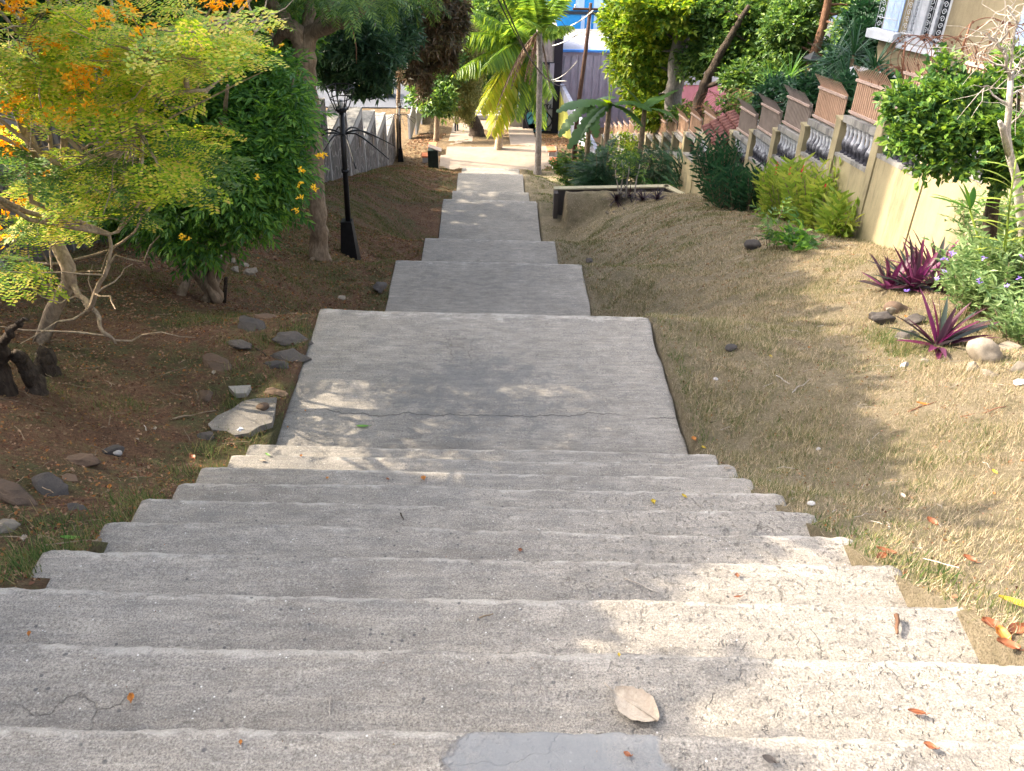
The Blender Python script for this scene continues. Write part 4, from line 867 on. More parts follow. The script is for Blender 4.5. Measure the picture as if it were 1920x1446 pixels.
# fronds guided in clusters
CL=[(250,40,60,22),(150,30,60,20),(60,40,60,26),(30,100,40,20),(330,60,50,24),(380,90,50,20),(300,110,55,26),(230,90,60,26),(120,110,50,24),(290,140,40,20),(400,60,40,14),(70,160,45,18),(150,175,35,10),(20,130,40,16),(230,160,40,14),(110,185,35,14),
    (180,300,60,12),(300,320,55,16),(130,330,60,14),(60,350,60,16),(170,380,55,14),(80,400,45,12),(30,440,45,14),(330,290,55,10),(240,360,50,10),(30,490,40,8),(200,215,40,8),(350,240,35,5),(430,40,40,8),(60,300,40,8)]
Pf=[];Df=[];Pg=[];Dg=[];Cf=[]
for (x,y,r,n) in CL:
    for _ in range(int(n*(1.2 if 280<y<400 else .8))):
        p=at(x+random.gauss(0,r*.6),y+random.gauss(0,r*.30),R_(5.5,7.6)); d=np.array([random.gauss(.35,.8),random.gauss(-.2,.8),random.gauss(-.02,.16)])
        if y>290 and random.random()<.5: Pg.append(p);Dg.append(d)
        else: Pf.append(p);Df.append(d)
        Cf.append(p)
        if random.random()<.5:
            e=nodes[int(np.argmin([np.linalg.norm(p-q) for q in nodes[::3]]))*3]; mb.tube(wob(e,p,5,.06),[.008,.007,.005,.004,.003],4,cap=False)
for k in range(60):
    a=random.choice(nodes); b=a+np.array([random.gauss(0,.5),random.gauss(0,.4),abs(random.gauss(.2,.45))]); mb.tube(wob(a,b,6,.08),np.linspace(.011,.003,6),4,cap=False)
mb.build('trunk',M['b_pale'],root,og)
mb=MB(); scatter(mb,T_feath,np.array(Pf),np.array(Df),rng.uniform(.65,1.2,len(Pf)),.35); mb.build('yellowing_fronds',M['l_feather'],root,og,smooth=False)
mb=MB(); scatter(mb,T_feath,np.array(Pg),np.array(Dg),rng.uniform(.7,1.2,len(Pg)),.35); mb.build('green_fronds',M['l_featherg'],root,og,smooth=False)
mb=MB()
for (x,y,n) in [(38,12,26),(95,80,20),(70,85,14),(150,140,34),(195,110,18),(5,188,24),(35,190,14),(5,270,22),(30,278,14),(190,35,18),(230,25,16),(400,12,22),(450,3,16),(140,155,14),(130,215,10),(65,225,12),(110,213,8),(190,205,8),(20,20,10),(260,55,8),(165,195,5),(10,400,8),(15,440,8),(55,372,6),(80,330,4)]:
    c=at(x,y,R_(5.6,6.2)); pos=c+rng.normal(size=(n,3))*np.array([.055,.05,.035]); scatter(mb,T_fl,pos,rng.normal(size=(n,3))+np.array([0,0,-.3]),rng.uniform(.35,.75,n),1)
mb.build('flower_tufts',M['f_orange'],root,og,smooth=False)
# rust coloured seed cluster in the bush
c=at(425,250,9.5); mb=MB(); mb.lathe(c-np.array([0,0,.1]),[(.001,0),(.05,.03),(.06,.1),(.04,.18),(.001,.22)],8); scatter(mb,T_fl,c+rng.normal(size=(60,3))*np.array([.035,.035,.06]),rng.normal(size=(60,3)),rng.uniform(.5,.9,60),1); tag(mb.build('seed_cluster',M['f_pink'],None,c,smooth=False),'rust red hanging seed cluster against the green bush','seed cluster')
UB=[((-4,2.2,-.1),(.55,.8,.7)),((-4,3.7,-.5),(.55,.9,.62)),((-4,5.2,.05),(.55,.9,.5)),((-4.1,6.7,-.05),(.5,1.1,.45)),((-4.1,8.0,-.1),(.5,1.0,.42)),((-4.05,9.4,-.35),(.6,1.2,.6))]  # unseen crown above the frame, added to shade the stairs
mb=MB(); branches(mb,nodes[:40],UB,.02,per=2); mb.build('shade_limbs',M['b_pale'],root,og)
crown('shade_crown',root,og,UB,2300,T_big,M['l_featherg'],sc=(1.0,1.6),shell=.3)
# gnarled stumps
def stump(pts,rad,label,m='b_dark'):
    pts=np.array(pts); t=np.linspace(0,1,len(pts)); tt=np.linspace(0,1,len(pts)*5); q=np.stack([np.interp(tt,t,pts[:,i]) for i in range(3)],1); q+=rng.normal(size=q.shape)*rad[0]*.13
    mb=MB(); mb.tube(q,np.interp(tt,np.linspace(0,1,len(rad)),rad),9); return tag(mb.build('tree_stump',M[m],None,pts[0]),label,'stump')
b=hit(72,735); stump([b-np.array([0,0,.1]),at(60,705,b[1]),at(40,675,b[1]-.1),at(28,663,b[1]-.2)],[.085,.07,.055,.035],'short mossy stump leaning left at the foot of the near flowering tree')
b=hit(88,700); stump([b-np.array([0,0,.1]),at(85,680,b[1]),at(88,658,b[1])],[.09,.085,.06],'black charred stump right behind the leaning pale trunk')
b=hit(5,735); stump([b-np.array([0,0,.3]),at(0,680,b[1]),at(8,640,b[1]-.1),at(30,610,b[1]-.2),at(48,598,b[1]-.3)],[.10,.06,.035,.022,.01],'dark knotty trunk with a thin side branch at the left edge')
# --- tecoma bush
tb=hit(385,562)
stm=[]
for (x,y,e) in ((340,480,(300,330)),(360,500,(330,300)),(378,470,(380,280)),(372,500,(420,250)),(395,520,(450,300)),(352,520,(250,300)),(400,540,(500,320))):
    stm.append(([tb+rng.normal(size=3)*np.array([.12,.1,0]),at(x,y,tb[1]+R_(-.3,.3)),at(e[0],e[1],tb[1]+R_(-.8,.8)),at(e[0]+R_(-40,40),e[1]-90,tb[1]+R_(-.8,.8))],[.07,.05,.035,.015]))
tY=tb[1]
blobs=[B(420,330,tY-.6,70,65),B(490,300,tY-.3,65,70),B(330,370,tY-.5,55,55),B(460,385,tY-.6,52,40),B(360,250,tY,75,75),B(460,220,tY+.2,70,70),B(535,215,tY,38,50),B(525,330,tY-.3,42,55),B(290,300,tY,60,60),B(420,150,tY+.5,90,60),B(520,150,tY+.5,45,50),B(370,440,tY-.6,45,35),B(300,420,tY-.3,35,35),B(330,160,tY+.6,80,70),B(240,240,tY+.6,60,70),B(230,380,tY+.4,50,45)]
root=tree('yellow_bells_bush','large many-stemmed green bush with yellow trumpet flowers behind the near tree','bush',tb,stm,blobs,6800,T_tec,M['l_tecoma'],M['b_tan'],.02,3,sc=(.8,1.35),shell=.35,up=-.1,roll=.8,rand=.9)
for (x,y) in [(482,330),(568,320),(565,345),(590,352),(610,290),(590,350),(565,370),(530,85),(505,60),(490,110),(460,62),(470,60),(600,296),(343,447),(555,398),(350,445),(440,52)]:
    c=at(x+R_(-3,3),y+R_(-3,3),tY-1.3 if y>200 else tY-.8); mb=MB(); scatter(mb,T_fl,c+rng.normal(size=(3,3))*.012,rng.normal(size=(3,3))+np.array([0,-.6,0]),rng.uniform(.45,.7,3),1); mb.build('flower',M['f_yellow'],root,tb,smooth=False)
# small cut stump pole and ring of stones by the bush
p=hit(420,568); m=MB(); m.tube([p,at(424,520,p[1])],[.03,.022],6); tag(m.build('stake',M['b_dark'],None,p),'short dark stake right of the big bush','stake')
# --- bright sprig and slim tree
b=hit(600,487)
tree('flame_tree','slim pale trunked tree forking high over the lamp post, with ferny foliage on top','tree',b,
 [([b-np.array([0,0,.2]),b+np.array([0,0,.15]),at(597,400,b[1]),at(590,300,b[1]),at(578,180,b[1]),at(566,95,b[1])],[.26,.18,.155,.15,.17,.2]),
  ([at(570,100,b[1]),at(555,60,b[1]),at(520,20,b[1]),at(480,-40,b[1])],[.15,.13,.10,.07]),([at(568,100,b[1]),at(585,60,b[1]),at(620,48,b[1]-.3),at(655,38,b[1]-.6),at(670,25,b[1]-.8),at(720,-30,b[1]-1)],[.15,.13,.11,.09,.07,.05]),
  ([at(572,80,b[1]),at(580,30,b[1]+.3),at(585,-40,b[1]+.4)],[.12,.1,.08]),([at(560,70,b[1]),at(530,60,b[1]+.2),at(515,85,b[1]+.6),at(505,60,b[1]+.9)],[.09,.08,.07,.05]),([at(590,60,b[1]),at(610,20,b[1]+.2),at(640,-40,b[1])],[.09,.07,.05]),
  ([at(596,460,b[1]),at(603,478,b[1]),hit(622,490)],[.07,.06,.03]),([at(598,465,b[1]),at(597,480,b[1]),hit(582,488)],[.07,.06,.03])],
 [B(600,-40,b[1],90,26,dd=1),B(700,-20,b[1]-1,90,18),B(480,-10,b[1]+.5,80,25),B(640,-20,b[1]-2,80,16),B(420,0,b[1]+1,70,35),B(760,-30,b[1],80,25)],650,T_fern,M['l_mid'],M['b_tan'],.04,3,sc=(.8,1.3),roll=.3,up=.1)
UB=[((-4.2,11,-.75),(.8,1.3,.75)),((-4.2,13.4,-.95),(.9,1.4,.85)),((-4.4,15.8,-1.1),(1.0,1.5,.95)),((-4.6,18.3,-.9),(1.2,1.5,1.1)),((-4.5,21.2,.4),(1.5,1.7,2.0)),((-4.5,24.5,.1),(1.5,1.8,2.2)),((-4.8,28,-.8),(1.6,2,2.2)),((-4.8,31,-1.6),(1.6,1.8,2.0))]  # unseen foliage above the frame, added to shade the lawn and yellow wall
fl=bpy.data.objects['flame_tree']; o_=np.array(fl.location); mb=MB(); branches(mb,[at(480,-40,20.3),at(585,-40,20.7),at(640,-40,20.3),at(720,-30,19.3)],UB,.07,per=3); mb.build('shade_limbs',M['b_tan'],fl,o_)
crown('shade_crown',fl,o_,UB,4200,T_big,M['l_mid'],sc=(1.3,1.9),shell=.3)
# hanging twig
m=MB(); m.tube(px_path([(655,40,b[1]-.6),(662,60,b[1]-.7),(668,90,b[1]-.7),(668,120,b[1]-.7)]),[.015,.012,.01,.006],5); tag(m.build('hanging_vine',M['b_brown'],None,at(655,40,b[1]-.6)),'thin brown vine hanging from the bough of the slim tree','vine')
# --- mango trees behind the wall
c=at(680,110,34)
tree('dark_mango_tree','dark blue-green long-leaved tree behind the stone wall','tree',(-8.3,37,gz(-8.3,37)),[([(-8.3,37,gz(-8.3,37)),(-8.2,37,c[2]-2),c],[.25,.2,.12])],
 [B(640,80,33,55,50),B(700,100,33,60,60),B(610,120,34,40,45),B(680,150,34,60,35),B(750,60,35,50,60),B(640,20,36,80,45),B(560,60,38,60,60)],2300,T_mango,M['l_mango'],M['b_dark'],.06,2,sc=(1.2,1.9),roll=.8)
b=hit(748,297)
tree('brown_leaved_tree','tall thin-trunked tree with dense brownish olive foliage above the far lamp post','tree',b,[([b,at(747,220,b[1]),at(748,130,b[1]),at(770,60,b[1])],[.17,.14,.12,.1])],
 [B(770,60,b[1]-2,50,65),B(810,50,b[1]-2,50,60),B(770,120,b[1]-2,38,40),B(845,30,b[1]-1,40,50),B(830,90,b[1]-1,35,40),B(790,-10,b[1]-2,80,50),B(735,30,b[1]-2,40,50),B(795,150,b[1]-1,14,30)],2600,T_mango,M['l_brown'],M['b_tan'],.06,2,sc=(1.9,2.8),roll=.8,droop=.5)
# --- leaning vine tree
b=hit(896,256)
tree('vine_covered_tree','thick trunk leaning left, draped with hanging olive vines, in the bed beyond the plaza','tree',b,[([b-np.array([0,0,.3]),b+np.array([-.1,0,.4]),at(893,240,b[1]),at(878,220,b[1]),at(862,200,b[1]),at(850,150,b[1]),at(850,90,b[1])],[.75,.6,.55,.5,.42,.35,.25]),([at(880,215,b[1]),at(890,195,b[1]),at(900,170,b[1])],[.28,.2,.15])],
 [B(860,110,b[1]-1,32,60),B(850,165,b[1]-1,24,35),B(875,160,b[1]-1,22,45),B(860,60,b[1]-1,36,40),B(885,100,b[1],24,50)],9500,T_vine,M['l_vine'],M['b_dark'],.1,1,sc=(.9,1.7),up=-1.9,roll=1,rand=.35)
# brighter trees behind it and behind the wall end
def simpletree(name,label,x,y,Y,blobs,n,t,lm,bm,sc,**k):
    c=at(x,y,Y); g0=gz(c[0],Y) if Y<80 else -24.6
    return tree(name,label,'tree',(c[0],Y,g0),[([(c[0],Y,g0-.2),(c[0]+.1,Y,(g0+c[2])/2),c],[.24,.18,.1])],blobs,n,t,lm,bm,.05,1,sc=sc,**k)
simpletree('leafy_tree','bright yellow-green tree between the brown tree and the vine tree',815,160,63,[B(800,170,63,30,22),B(835,130,64,30,40),B(820,190,62,34,22),B(815,90,66,40,50),B(900,30,72,60,35),B(880,170,72,24,40),B(925,110,74,40,60)],2600,T_big,M['l_mid'],M['b_tan'],(1.3,2.2))
simpletree('leafy_tree','light green tree filling the gap above the palms',940,40,80,[B(880,20,80,50,30),B(960,60,80,50,50),B(930,130,80,45,50),B(840,10,78,50,30),B(1000,100,80,30,40)],1800,T_big,M['l_bright'],M['b_tan'],(1.8,2.8))
simpletree('leafy_tree','green tree behind the left bushes nearest the slim trunk',520,60,26,[B(500,60,26,80,70),B(440,40,25,70,60),B(380,80,24,80,60),B(500,130,27,50,40),B(560,30,28,60,40)],3800,T_leafy,M['l_tecoma'],M['b_dark'],(1.2,2.0))
simpletree('leafy_tree','deep green tree at the upper left behind the flowering tree',220,90,18,[B(250,80,19,100,70),B(120,60,18,90,70),B(320,150,20,80,70),B(180,180,18,70,60),B(40,100,17,70,70),B(60,200,16,60,50),B(250,-10,20,160,40)],4200,T_leafy,M['l_deep'],M['b_dark'],(1.2,2.0))
simpletree('leafy_tree','low dark green tree in front of the stone wall at the left',240,300,12.5,[B(230,290,15,50,60),B(180,260,14,50,50),B(260,380,13.6,40,40)],1500,T_mango,M['l_deep'],M['b_tan'],(.8,1.2))
# --- palms
def palmfrond(base,d,L,droop,lw,nl=46,ll=.62,mat=None,hang=.5):
    # arching rachis with two rows of leaflets; returns arrays
    mb=MB(); t=np.linspace(0,1,14); d=np.array(d,float); d/=np.linalg.norm(d); pts=[np.array(base)+d*L*q+np.array([0,0,-droop*L*q*q]) for q in t]; pts=np.array(pts)
    mb.tube(pts,np.linspace(.05,.012,14)*lw,5,cap=False)
    tt=np.linspace(.12,1,nl)
    for s in (-1,1):
        for q in tt:
            i=min(12,int(q*13)); p=pts[i]+(pts[i+1]-pts[i])*(q*13-i); T=pts[min(13,i+1)]-pts[i]; T/=np.linalg.norm(T); side=np.cross(T,[0,0,1.]); side/=np.linalg.norm(side)+1e-9
            l=ll*math.sin(math.pi*(q*.82+.13))**.6*L/2.6*R_(.85,1.1); dr=T*.55+side*s*.9+np.array([0,0,-hang*R_(.6,1.3)]); dr/=np.linalg.norm(dr); w=.034*L/2.6*lw; n=np.cross(dr,T); n/=np.linalg.norm(n)+1e-9; wv=np.cross(n,dr)*w
            tip=p+dr*l+np.array([0,0,-.22*l*hang]); mid_=p+dr*l*.5
            mb.add([p,mid_+wv,tip,mid_-wv],np.array([[0,1,2,3]]))
    return mb
def merge(mb,o): mb.V+= [v for v in o.V]; mb.F+=[f+mb.n for f in o.F]; mb.n+=o.n
def palm(name,label,base,pts,rad,top,fr,bm,skirt=0,lw=1.4):
    root=empty(name,base,label,'palm'); m=MB(); pts=np.array(pts); t=np.linspace(0,1,len(pts)); tt=np.linspace(0,1,24); q=np.stack([np.interp(tt,t,pts[:,i]) for i in range(3)],1); m.tube(q,np.interp(tt,np.linspace(0,1,len(rad)),rad),10); m.build('trunk',bm,root,base)
    for (d,L,dr,mt,hg) in fr:
        palmfrond(top,d,L,dr,lw,hang=hg,nl=54,ll=.8).build('frond',M[mt],root,base,smooth=False)
    if skirt:
        m=MB()
        for k in range(skirt): merge(m,palmfrond(np.array(top)+np.array([R_(-.2,.2),R_(-.2,.2),-.2]),(R_(-.4,.4),R_(-.4,.4),-.35),R_(1.8,3.2),.75,lw,20,.4,hang=1.2))
        m.build('dry_fronds',M['l_palmdry'],root,base,smooth=False)
    return root
b=hit(933,281); top=at(984,82,b[1]+1.5)
def frdir(px,py,Yd=0,top=top,Y0=None):   # direction towards pixel
    q=at(px,py,(Y0 or top[1])+Yd); return q-top
FR=[]
for (x,y,yd,L,dr,mt,hg) in [(905,70,-1,5.4,.28,'l_palm',.55),(890,110,-2,5.2,.30,'l_palm',.7),(930,150,-3,5.4,.35,'l_palmy',.8),(950,170,-2.5,5.6,.30,'l_palmy',.9),(975,160,-2,4.4,.3,'l_palm',.9),(900,20,-1,5.2,.25,'l_palm',.5),(940,-10,0,5,.2,'l_palm',.4),(985,-20,-1,4.8,.2,'l_palm',.4),(1025,20,-1,4.8,.25,'l_palm',.5),(1040,60,-1,4.2,.3,'l_palm',.6),(1010,130,-2,4.4,.35,'l_palm',.9),(1000,160,-1,4.2,.3,'l_palm',.9),(920,40,1.5,4.8,.25,'l_palm',.5),(1000,0,2,4.6,.25,'l_palm',.5),(960,30,-3,4,.3,'l_palm',.6),(880,60,0,5.2,.3,'l_palm',.7),(930,90,-3,4.8,.4,'l_palm',.8)]:
    FR.append((frdir(x,y-25,yd),L,dr,mt,hg))
palm('coconut_palm','leaning coconut palm with long yellow-green fronds at the back of the plaza',b,[b-np.array([0,0,.3]),at(938,245,b[1]+.2),at(948,200,b[1]+.5),at(958,165,b[1]+.9),at(975,110,b[1]+1.3),top],[.30,.22,.2,.19,.17],top,FR,M['b_pale'],4)
m=MB(); 
for k in range(9): m.lathe(top+np.array([R_(-.45,.45),R_(-.5,.1),R_(-.75,-.25)]),[(.001,-.14),(.11,-.08),(.13,0),(.1,.09),(.001,.14)],8)
root_=bpy.data.objects['coconut_palm']; m.build('coconuts',M['b_tan'],root_,b)
b=hit(1008,326); top=at(1011,55,b[1])
FR=[(frdir(x,y,yd,top),L,dr,'l_palm',hg) for (x,y,yd,L,dr,hg) in [(940,-40,0,4,.15,.4),(970,-60,-1,4,.12,.3),(1010,-70,0,4,.1,.3),(1050,-30,-1,3.6,.2,.4),(1030,40,-1,2.6,.3,.6),(985,20,-2,3.2,.2,.5),(960,0,1,3.8,.15,.4),(1045,0,1,3,.2,.4),(1000,-40,-2,3.6,.15,.3)]]
palm('fan_topped_palm','slim straight palm with a skirt of dry fronds at the right front of the plaza',b,[b-np.array([0,0,.4]),b+np.array([0,0,.4]),at(1010,240,b[1]),at(1012,140,b[1]),top],[.34,.21,.18,.17,.17],top,FR,M['b_grey'],5)
b=hit(965,236); top=at(972,120,b[1]); FR=[(frdir(x,y,0,top),3.4,.35,'l_palm',.7) for x,y in ((930,110),(950,90),(975,80),(1000,95),(1015,125),(955,140),(990,140))]
palm('small_palm','thin dark trunked palm standing behind the leaning coconut palm',b,[b,at(967,180,b[1]),top],[.22,.17,.13],top,FR,M['b_dark'],1)
# --- right tall tree and others beyond the garden wall
Yt=36; gb=at(1257,245,Yt); gb2=np.array([gb[0],Yt,gb[2]-2.5])
tree('tall_grey_tree','tall straight grey trunk forking at the top of the picture, behind the coils','tree',gb2,[([gb2,gb,at(1268,140,Yt),at(1277,60,Yt),at(1283,40,Yt)],[.42,.38,.34,.33,.3]),([at(1277,60,Yt),at(1270,20,Yt),at(1262,-50,Yt)],[.24,.22,.2]),([at(1279,60,Yt),at(1292,10,Yt),at(1305,-50,Yt)],[.25,.22,.2])],
 [B(1212,60,Yt+2,58,60),B(1168,40,Yt+3,34,50),B(1230,110,Yt+2,45,50),B(1215,170,Yt+2,40,35),B(1192,120,Yt+3,38,40),B(1330,40,Yt+2,50,50),B(1240,10,Yt,80,40),B(1225,210,Yt+1,25,25)],5200,T_big,M['l_bright'],M['b_grey'],.07,2,sc=(.9,1.5))
c=at(1320,180,33); g0=np.array([c[0]-.4,33,c[2]-3])
tree('leaning_brown_tree','dark leaning trunk with yellow-green leaves right of the tall grey one','tree',g0,[([g0,at(1310,190,33),at(1325,150,33),at(1350,100,33),at(1375,60,33),at(1405,10,33)],[.22,.2,.17,.15,.12,.08]),([at(1320,165,33),at(1360,150,32.5),at(1395,130,32)],[.1,.08,.05])],
 [B(1400,60,34,60,50),B(1360,100,34,40,30),B(1430,110,33,45,35),B(1390,150,32,35,22),B(1340,20,35,50,40),B(1440,20,34,50,50),B(1310,110,35,30,30)],3300,T_big,M['l_mid'],M['b_dark'],.05,2,sc=(.8,1.3))
c=at(1520,150,30); g0=np.array([c[0]-.5,30,c[2]-3.5])
tree('reddish_trunk_tree','tree with a slanting reddish brown trunk left of the house','tree',g0,[([g0,at(1508,170,30),at(1530,90,30),at(1550,20,30),at(1560,-40,30)],[.2,.18,.15,.13,.1])],
 [B(1480,60,31,45,50),B(1500,110,31,40,30),B(1560,110,31,35,30),B(1590,120,29,40,35),B(1610,60,29,40,45),B(1520,0,32,60,30),B(1620,20,30,35,30),B(1470,130,31,35,30)],3600,T_big,M['l_mid'],M['b_brown'],.05,2,sc=(.6,1.1))
simpletree('dark_tree','dark glossy tree close against the house corner',1610,120,25,[B(1600,120,25,35,40),B(1625,85,25,25,40),B(1570,150,25,35,25),B(1620,40,26,25,25)],1500,T_big,M['l_deep'],M['b_dark'],(.7,1.1))
# spiky pandanus tops
def rosette(name,label,cat,c,n,L,W,m,pitch=(-.2,1.2),droop=.5,root_z=None,group=None,stem=0):
    c=np.array(c,float); root=empty(name,c,label,cat,group); mb=MB()
    for k in range(n):
        l=L*R_(.7,1.1); V,F=blade(l,W*R_(.8,1.1),droop*R_(.6,1.4),6,.3,lambda a:(1-a)**.6*(.55+.6*min(1,a*4))); mb.add(V@rotm(R_(0,6.28),R_(*pitch),0).T+c+np.array([0,0,stem]),F)
    mb.build('leaves',M[m],root,c)
    if stem: mb=MB(); mb.tube([c-np.array([0,0,1.5]),c+np.array([0,0,stem])],.05,6); mb.build('stem',M['b_tan'],root,c)
    return root
for (x,y,Y,L,l) in [(1445,170,26,1.0,'spiky-leaved plant leftmost behind the screens'),(1480,150,27,1.1,'spiky-leaved plant beside the garden lantern'),(1600,105,22,1.3,'spiky dark palm lily in front of the house corner'),(1560,120,24,1.2,'spiky dark palm lily left of the house corner'),(1640,130,20,.9,'spiky dark palm lily over the white ledge'),(1585,160,21,1.0,'spiky plant just behind the widest tan screen')]:
    rosette('spiky_palm_lily',l,'plant',at(x,y,Y),60,L*1.1,.045,'l_deep' if x>1500 else 'l_tecoma',(-.5,1.4),.4,stem=.01,group='spiky plants behind the wall')
# dark shrubs filling behind the wall
simpletree('garden_shrub','dark garden shrub filling the space behind the tan screens',1540,190,20,[B(1540,185,22,60,30),B(1470,190,25,50,28),B(1610,190,19,45,30),B(1660,175,18,40,25)],1500,T_leafy,M['l_deep'],M['b_dark'],(.9,1.5))
simpletree('garden_shrub','mid green shrub behind the coils near the pink wall',1330,215,30,[B(1300,225,34,40,20),B(1400,205,29,40,20),B(1240,230,40,40,22)],1200,T_leafy,M['l_mid'],M['b_dark'],(1.0,1.6))
# banana plants
def banana(c,leaves,label,m='l_banana',H=2.4):
    c=np.array(c); root=empty('banana_plant',c,label,'banana plant','banana plants right of the plaza'); mb=MB(); mb.tube([c-np.array([0,0,.3]),c+np.array([0,0,H])],[.16,.09],9); mb.build('stem',M['b_tan'],root,c)
    for (d,L,W,dr,mt) in leaves:
        d=np.array(d,float); L*=.8;W*=.8; yaw=math.atan2(-d[0],d[1]); pit=math.atan2(d[2],math.hypot(d[0],d[1])); mb=MB(); n=34
        V,F=blade(L,W,dr,n,-.12,lambda a:(math.sin(math.pi*min(1,a*.9+.1))**.45)*(1 if int(a*37)%3 else .62)); mb.add(V@rotm(yaw,pit,R_(-.3,.3)).T+c+np.array([0,0,H-.1]),F); mb.build('leaf',M[mt],root,c)
Yb=50; b=hit(1140,300); b=at(1135,290,35); b[2]=gz(b[0],35)
def bd(x,y,c,H,dY=0): q=at(x,y,c[1]+dY); return q-(np.array(c)+np.array([0,0,H]))
tp=at(1140,190,35); H=tp[2]-b[2]
banana(b,[(bd(1075,170,b,H,-1),3.4,.8,.55,'l_banana'),(bd(1090,215,b,H,-1),3.2,.75,.6,'l_banana'),(bd(1060,240,b,H,-2),3.6,.8,.6,'l_banana'),(bd(1200,170,b,H,-1),2.8,.7,.6,'l_banana'),(bd(1162,70,b,H),3.2,.8,.05,'l_bananay'),(bd(1148,60,b,H),3.0,.6,.03,'l_bananay'),(bd(1125,150,b,H,-1),1.2,.5,.5,'l_bananay'),(bd(1210,200,b,H,-1),2.4,.7,.6,'l_banana')],'tallest banana plant with an upright yellow-green young leaf',H=H)
b=at(1200,290,34.5); b[2]=gz(b[0],34.5); tp=at(1205,200,34.5); H=tp[2]-b[2]
banana(b,[(bd(1160,160,b,H,-1),2.4,.65,.5,'l_banana'),(bd(1250,190,b,H,-1),2.4,.6,.5,'l_banana'),(bd(1180,150,b,H),2.2,.6,.4,'l_banana'),(bd(1230,170,b,H,1),2.4,.6,.4,'l_banana'),(bd(1300,135,b,H,2),3.2,.5,.1,'l_banana')],'second banana plant close to the tall grey trunk',H=H)
b=at(1100,300,38); b[2]=gz(b[0],38); tp=at(1105,190,38); H=tp[2]-b[2]
banana(b,[(bd(1060,165,b,H,-1),2.6,.7,.6,'l_banana'),(bd(1055,220,b,H,-1),2.8,.7,.6,'l_banana'),(bd(1140,160,b,H,-1),2.4,.7,.5,'l_banana'),(bd(1120,240,b,H,-2),2.4,.7,.6,'l_banana')],'banana plant with drooping dark leaves near the utility pole',H=H)
# areca clump
def clump(name,label,cat,c,n,H,Lf,m,spread=.6,t=None,group=None,sc=(.8,1.2),pitch=(.1,1.1),ns=10,rs=.015):
    c=np.array(c,float); root=empty(name,c,label,cat,group); mb=MB(); pos=[];d=[]
    for k in range(ns):
        a=R_(0,6.28); r=spread*R_(.1,1); e=c+np.array([math.cos(a)*r*1.3,math.sin(a)*r*1.3,H*R_(.5,1)]); s=c+np.array([math.cos(a)*r*.5,math.sin(a)*r*.5,0]); q=wob(s,e,6,.03); mb.tube(q,[rs]*5+[rs*.5],5)
        for j in range(int(n/ns)):
            u=R_(.25,1); i=u*5; p=q[int(min(4,i))]+(q[min(5,int(i)+1)]-q[int(min(4,i))])*(i-int(i)); pos.append(p); b_=R_(0,6.28); d.append([math.cos(b_)*math.cos(R_(*pitch)),math.sin(b_)*math.cos(.5),R_(*pitch)*.8])
    mb.build('stems',M['b_tan'],root,c); mb=MB(); scatter(mb,t,np.array(pos),np.array(d),rng.uniform(sc[0],sc[1],len(pos)),.5); mb.build('foliage',M[m],root,c,smooth=False); return root
T_areca=[pinn(14,1.0,.32,.035,.9,.25,True,.5) for _ in range(3)]
def gbase(px,py,Y): p=at(px,py,Y); p[2]=gz(p[0],Y); return p
clump('areca_palm','dense dark areca palm clump behind the angular low wall','palm',gbase(1130,335,33),260,2.7,1,'l_deep',.7,T_areca,sc=(.8,1.3),ns=14)
clump('areca_palm','second dark palm clump against the far end of the yellow wall','palm',gbase(1245,330,33),200,2.2,1,'l_deep',1.0,T_areca,sc=(.7,1.1),ns=12)
clump('areca_palm','low bright green palm clump just beyond the angular wall','palm',gbase(1215,345,33),60,1.0,1,'l_tecoma',.6,T_areca,sc=(.6,.9),ns=8)
clump('leafy_shrub','loose leafy shrub with pale stems beside the utility pole','shrub',gbase(1090,320,38),700,2.6,1,'l_mid',1.0,T_leafy,sc=(1.0,1.7),ns=12)
clump('leafy_shrub','thin twiggy shrub in the sunlit gap by the far yellow wall','shrub',gbase(1190,320,40),340,2.6,1,'l_bright',1.0,T_leafy,sc=(1.0,1.5),ns=12)
clump('strap_leaf_plant','tall dark strap-leaved plant against the balusters near the gateway','plant',gbase(1285,330,30.5),90,1.8,1,'l_deep',.5,[comb([xf(blade(1.1,.10,.5,5),rotm(0,0),(0,0,0))])],sc=(.7,1.1),ns=10,pitch=(.4,1.3))
clump('strap_leaf_plant','green strap-leaved plant left of the tall dark one','plant',gbase(1235,335,31.5),80,1.1,1,'l_tecoma',.5,[comb([xf(blade(1.0,.09,.6,5),rotm(0,0),(0,0,0))])],sc=(.7,1.0),ns=9,pitch=(.3,1.2))
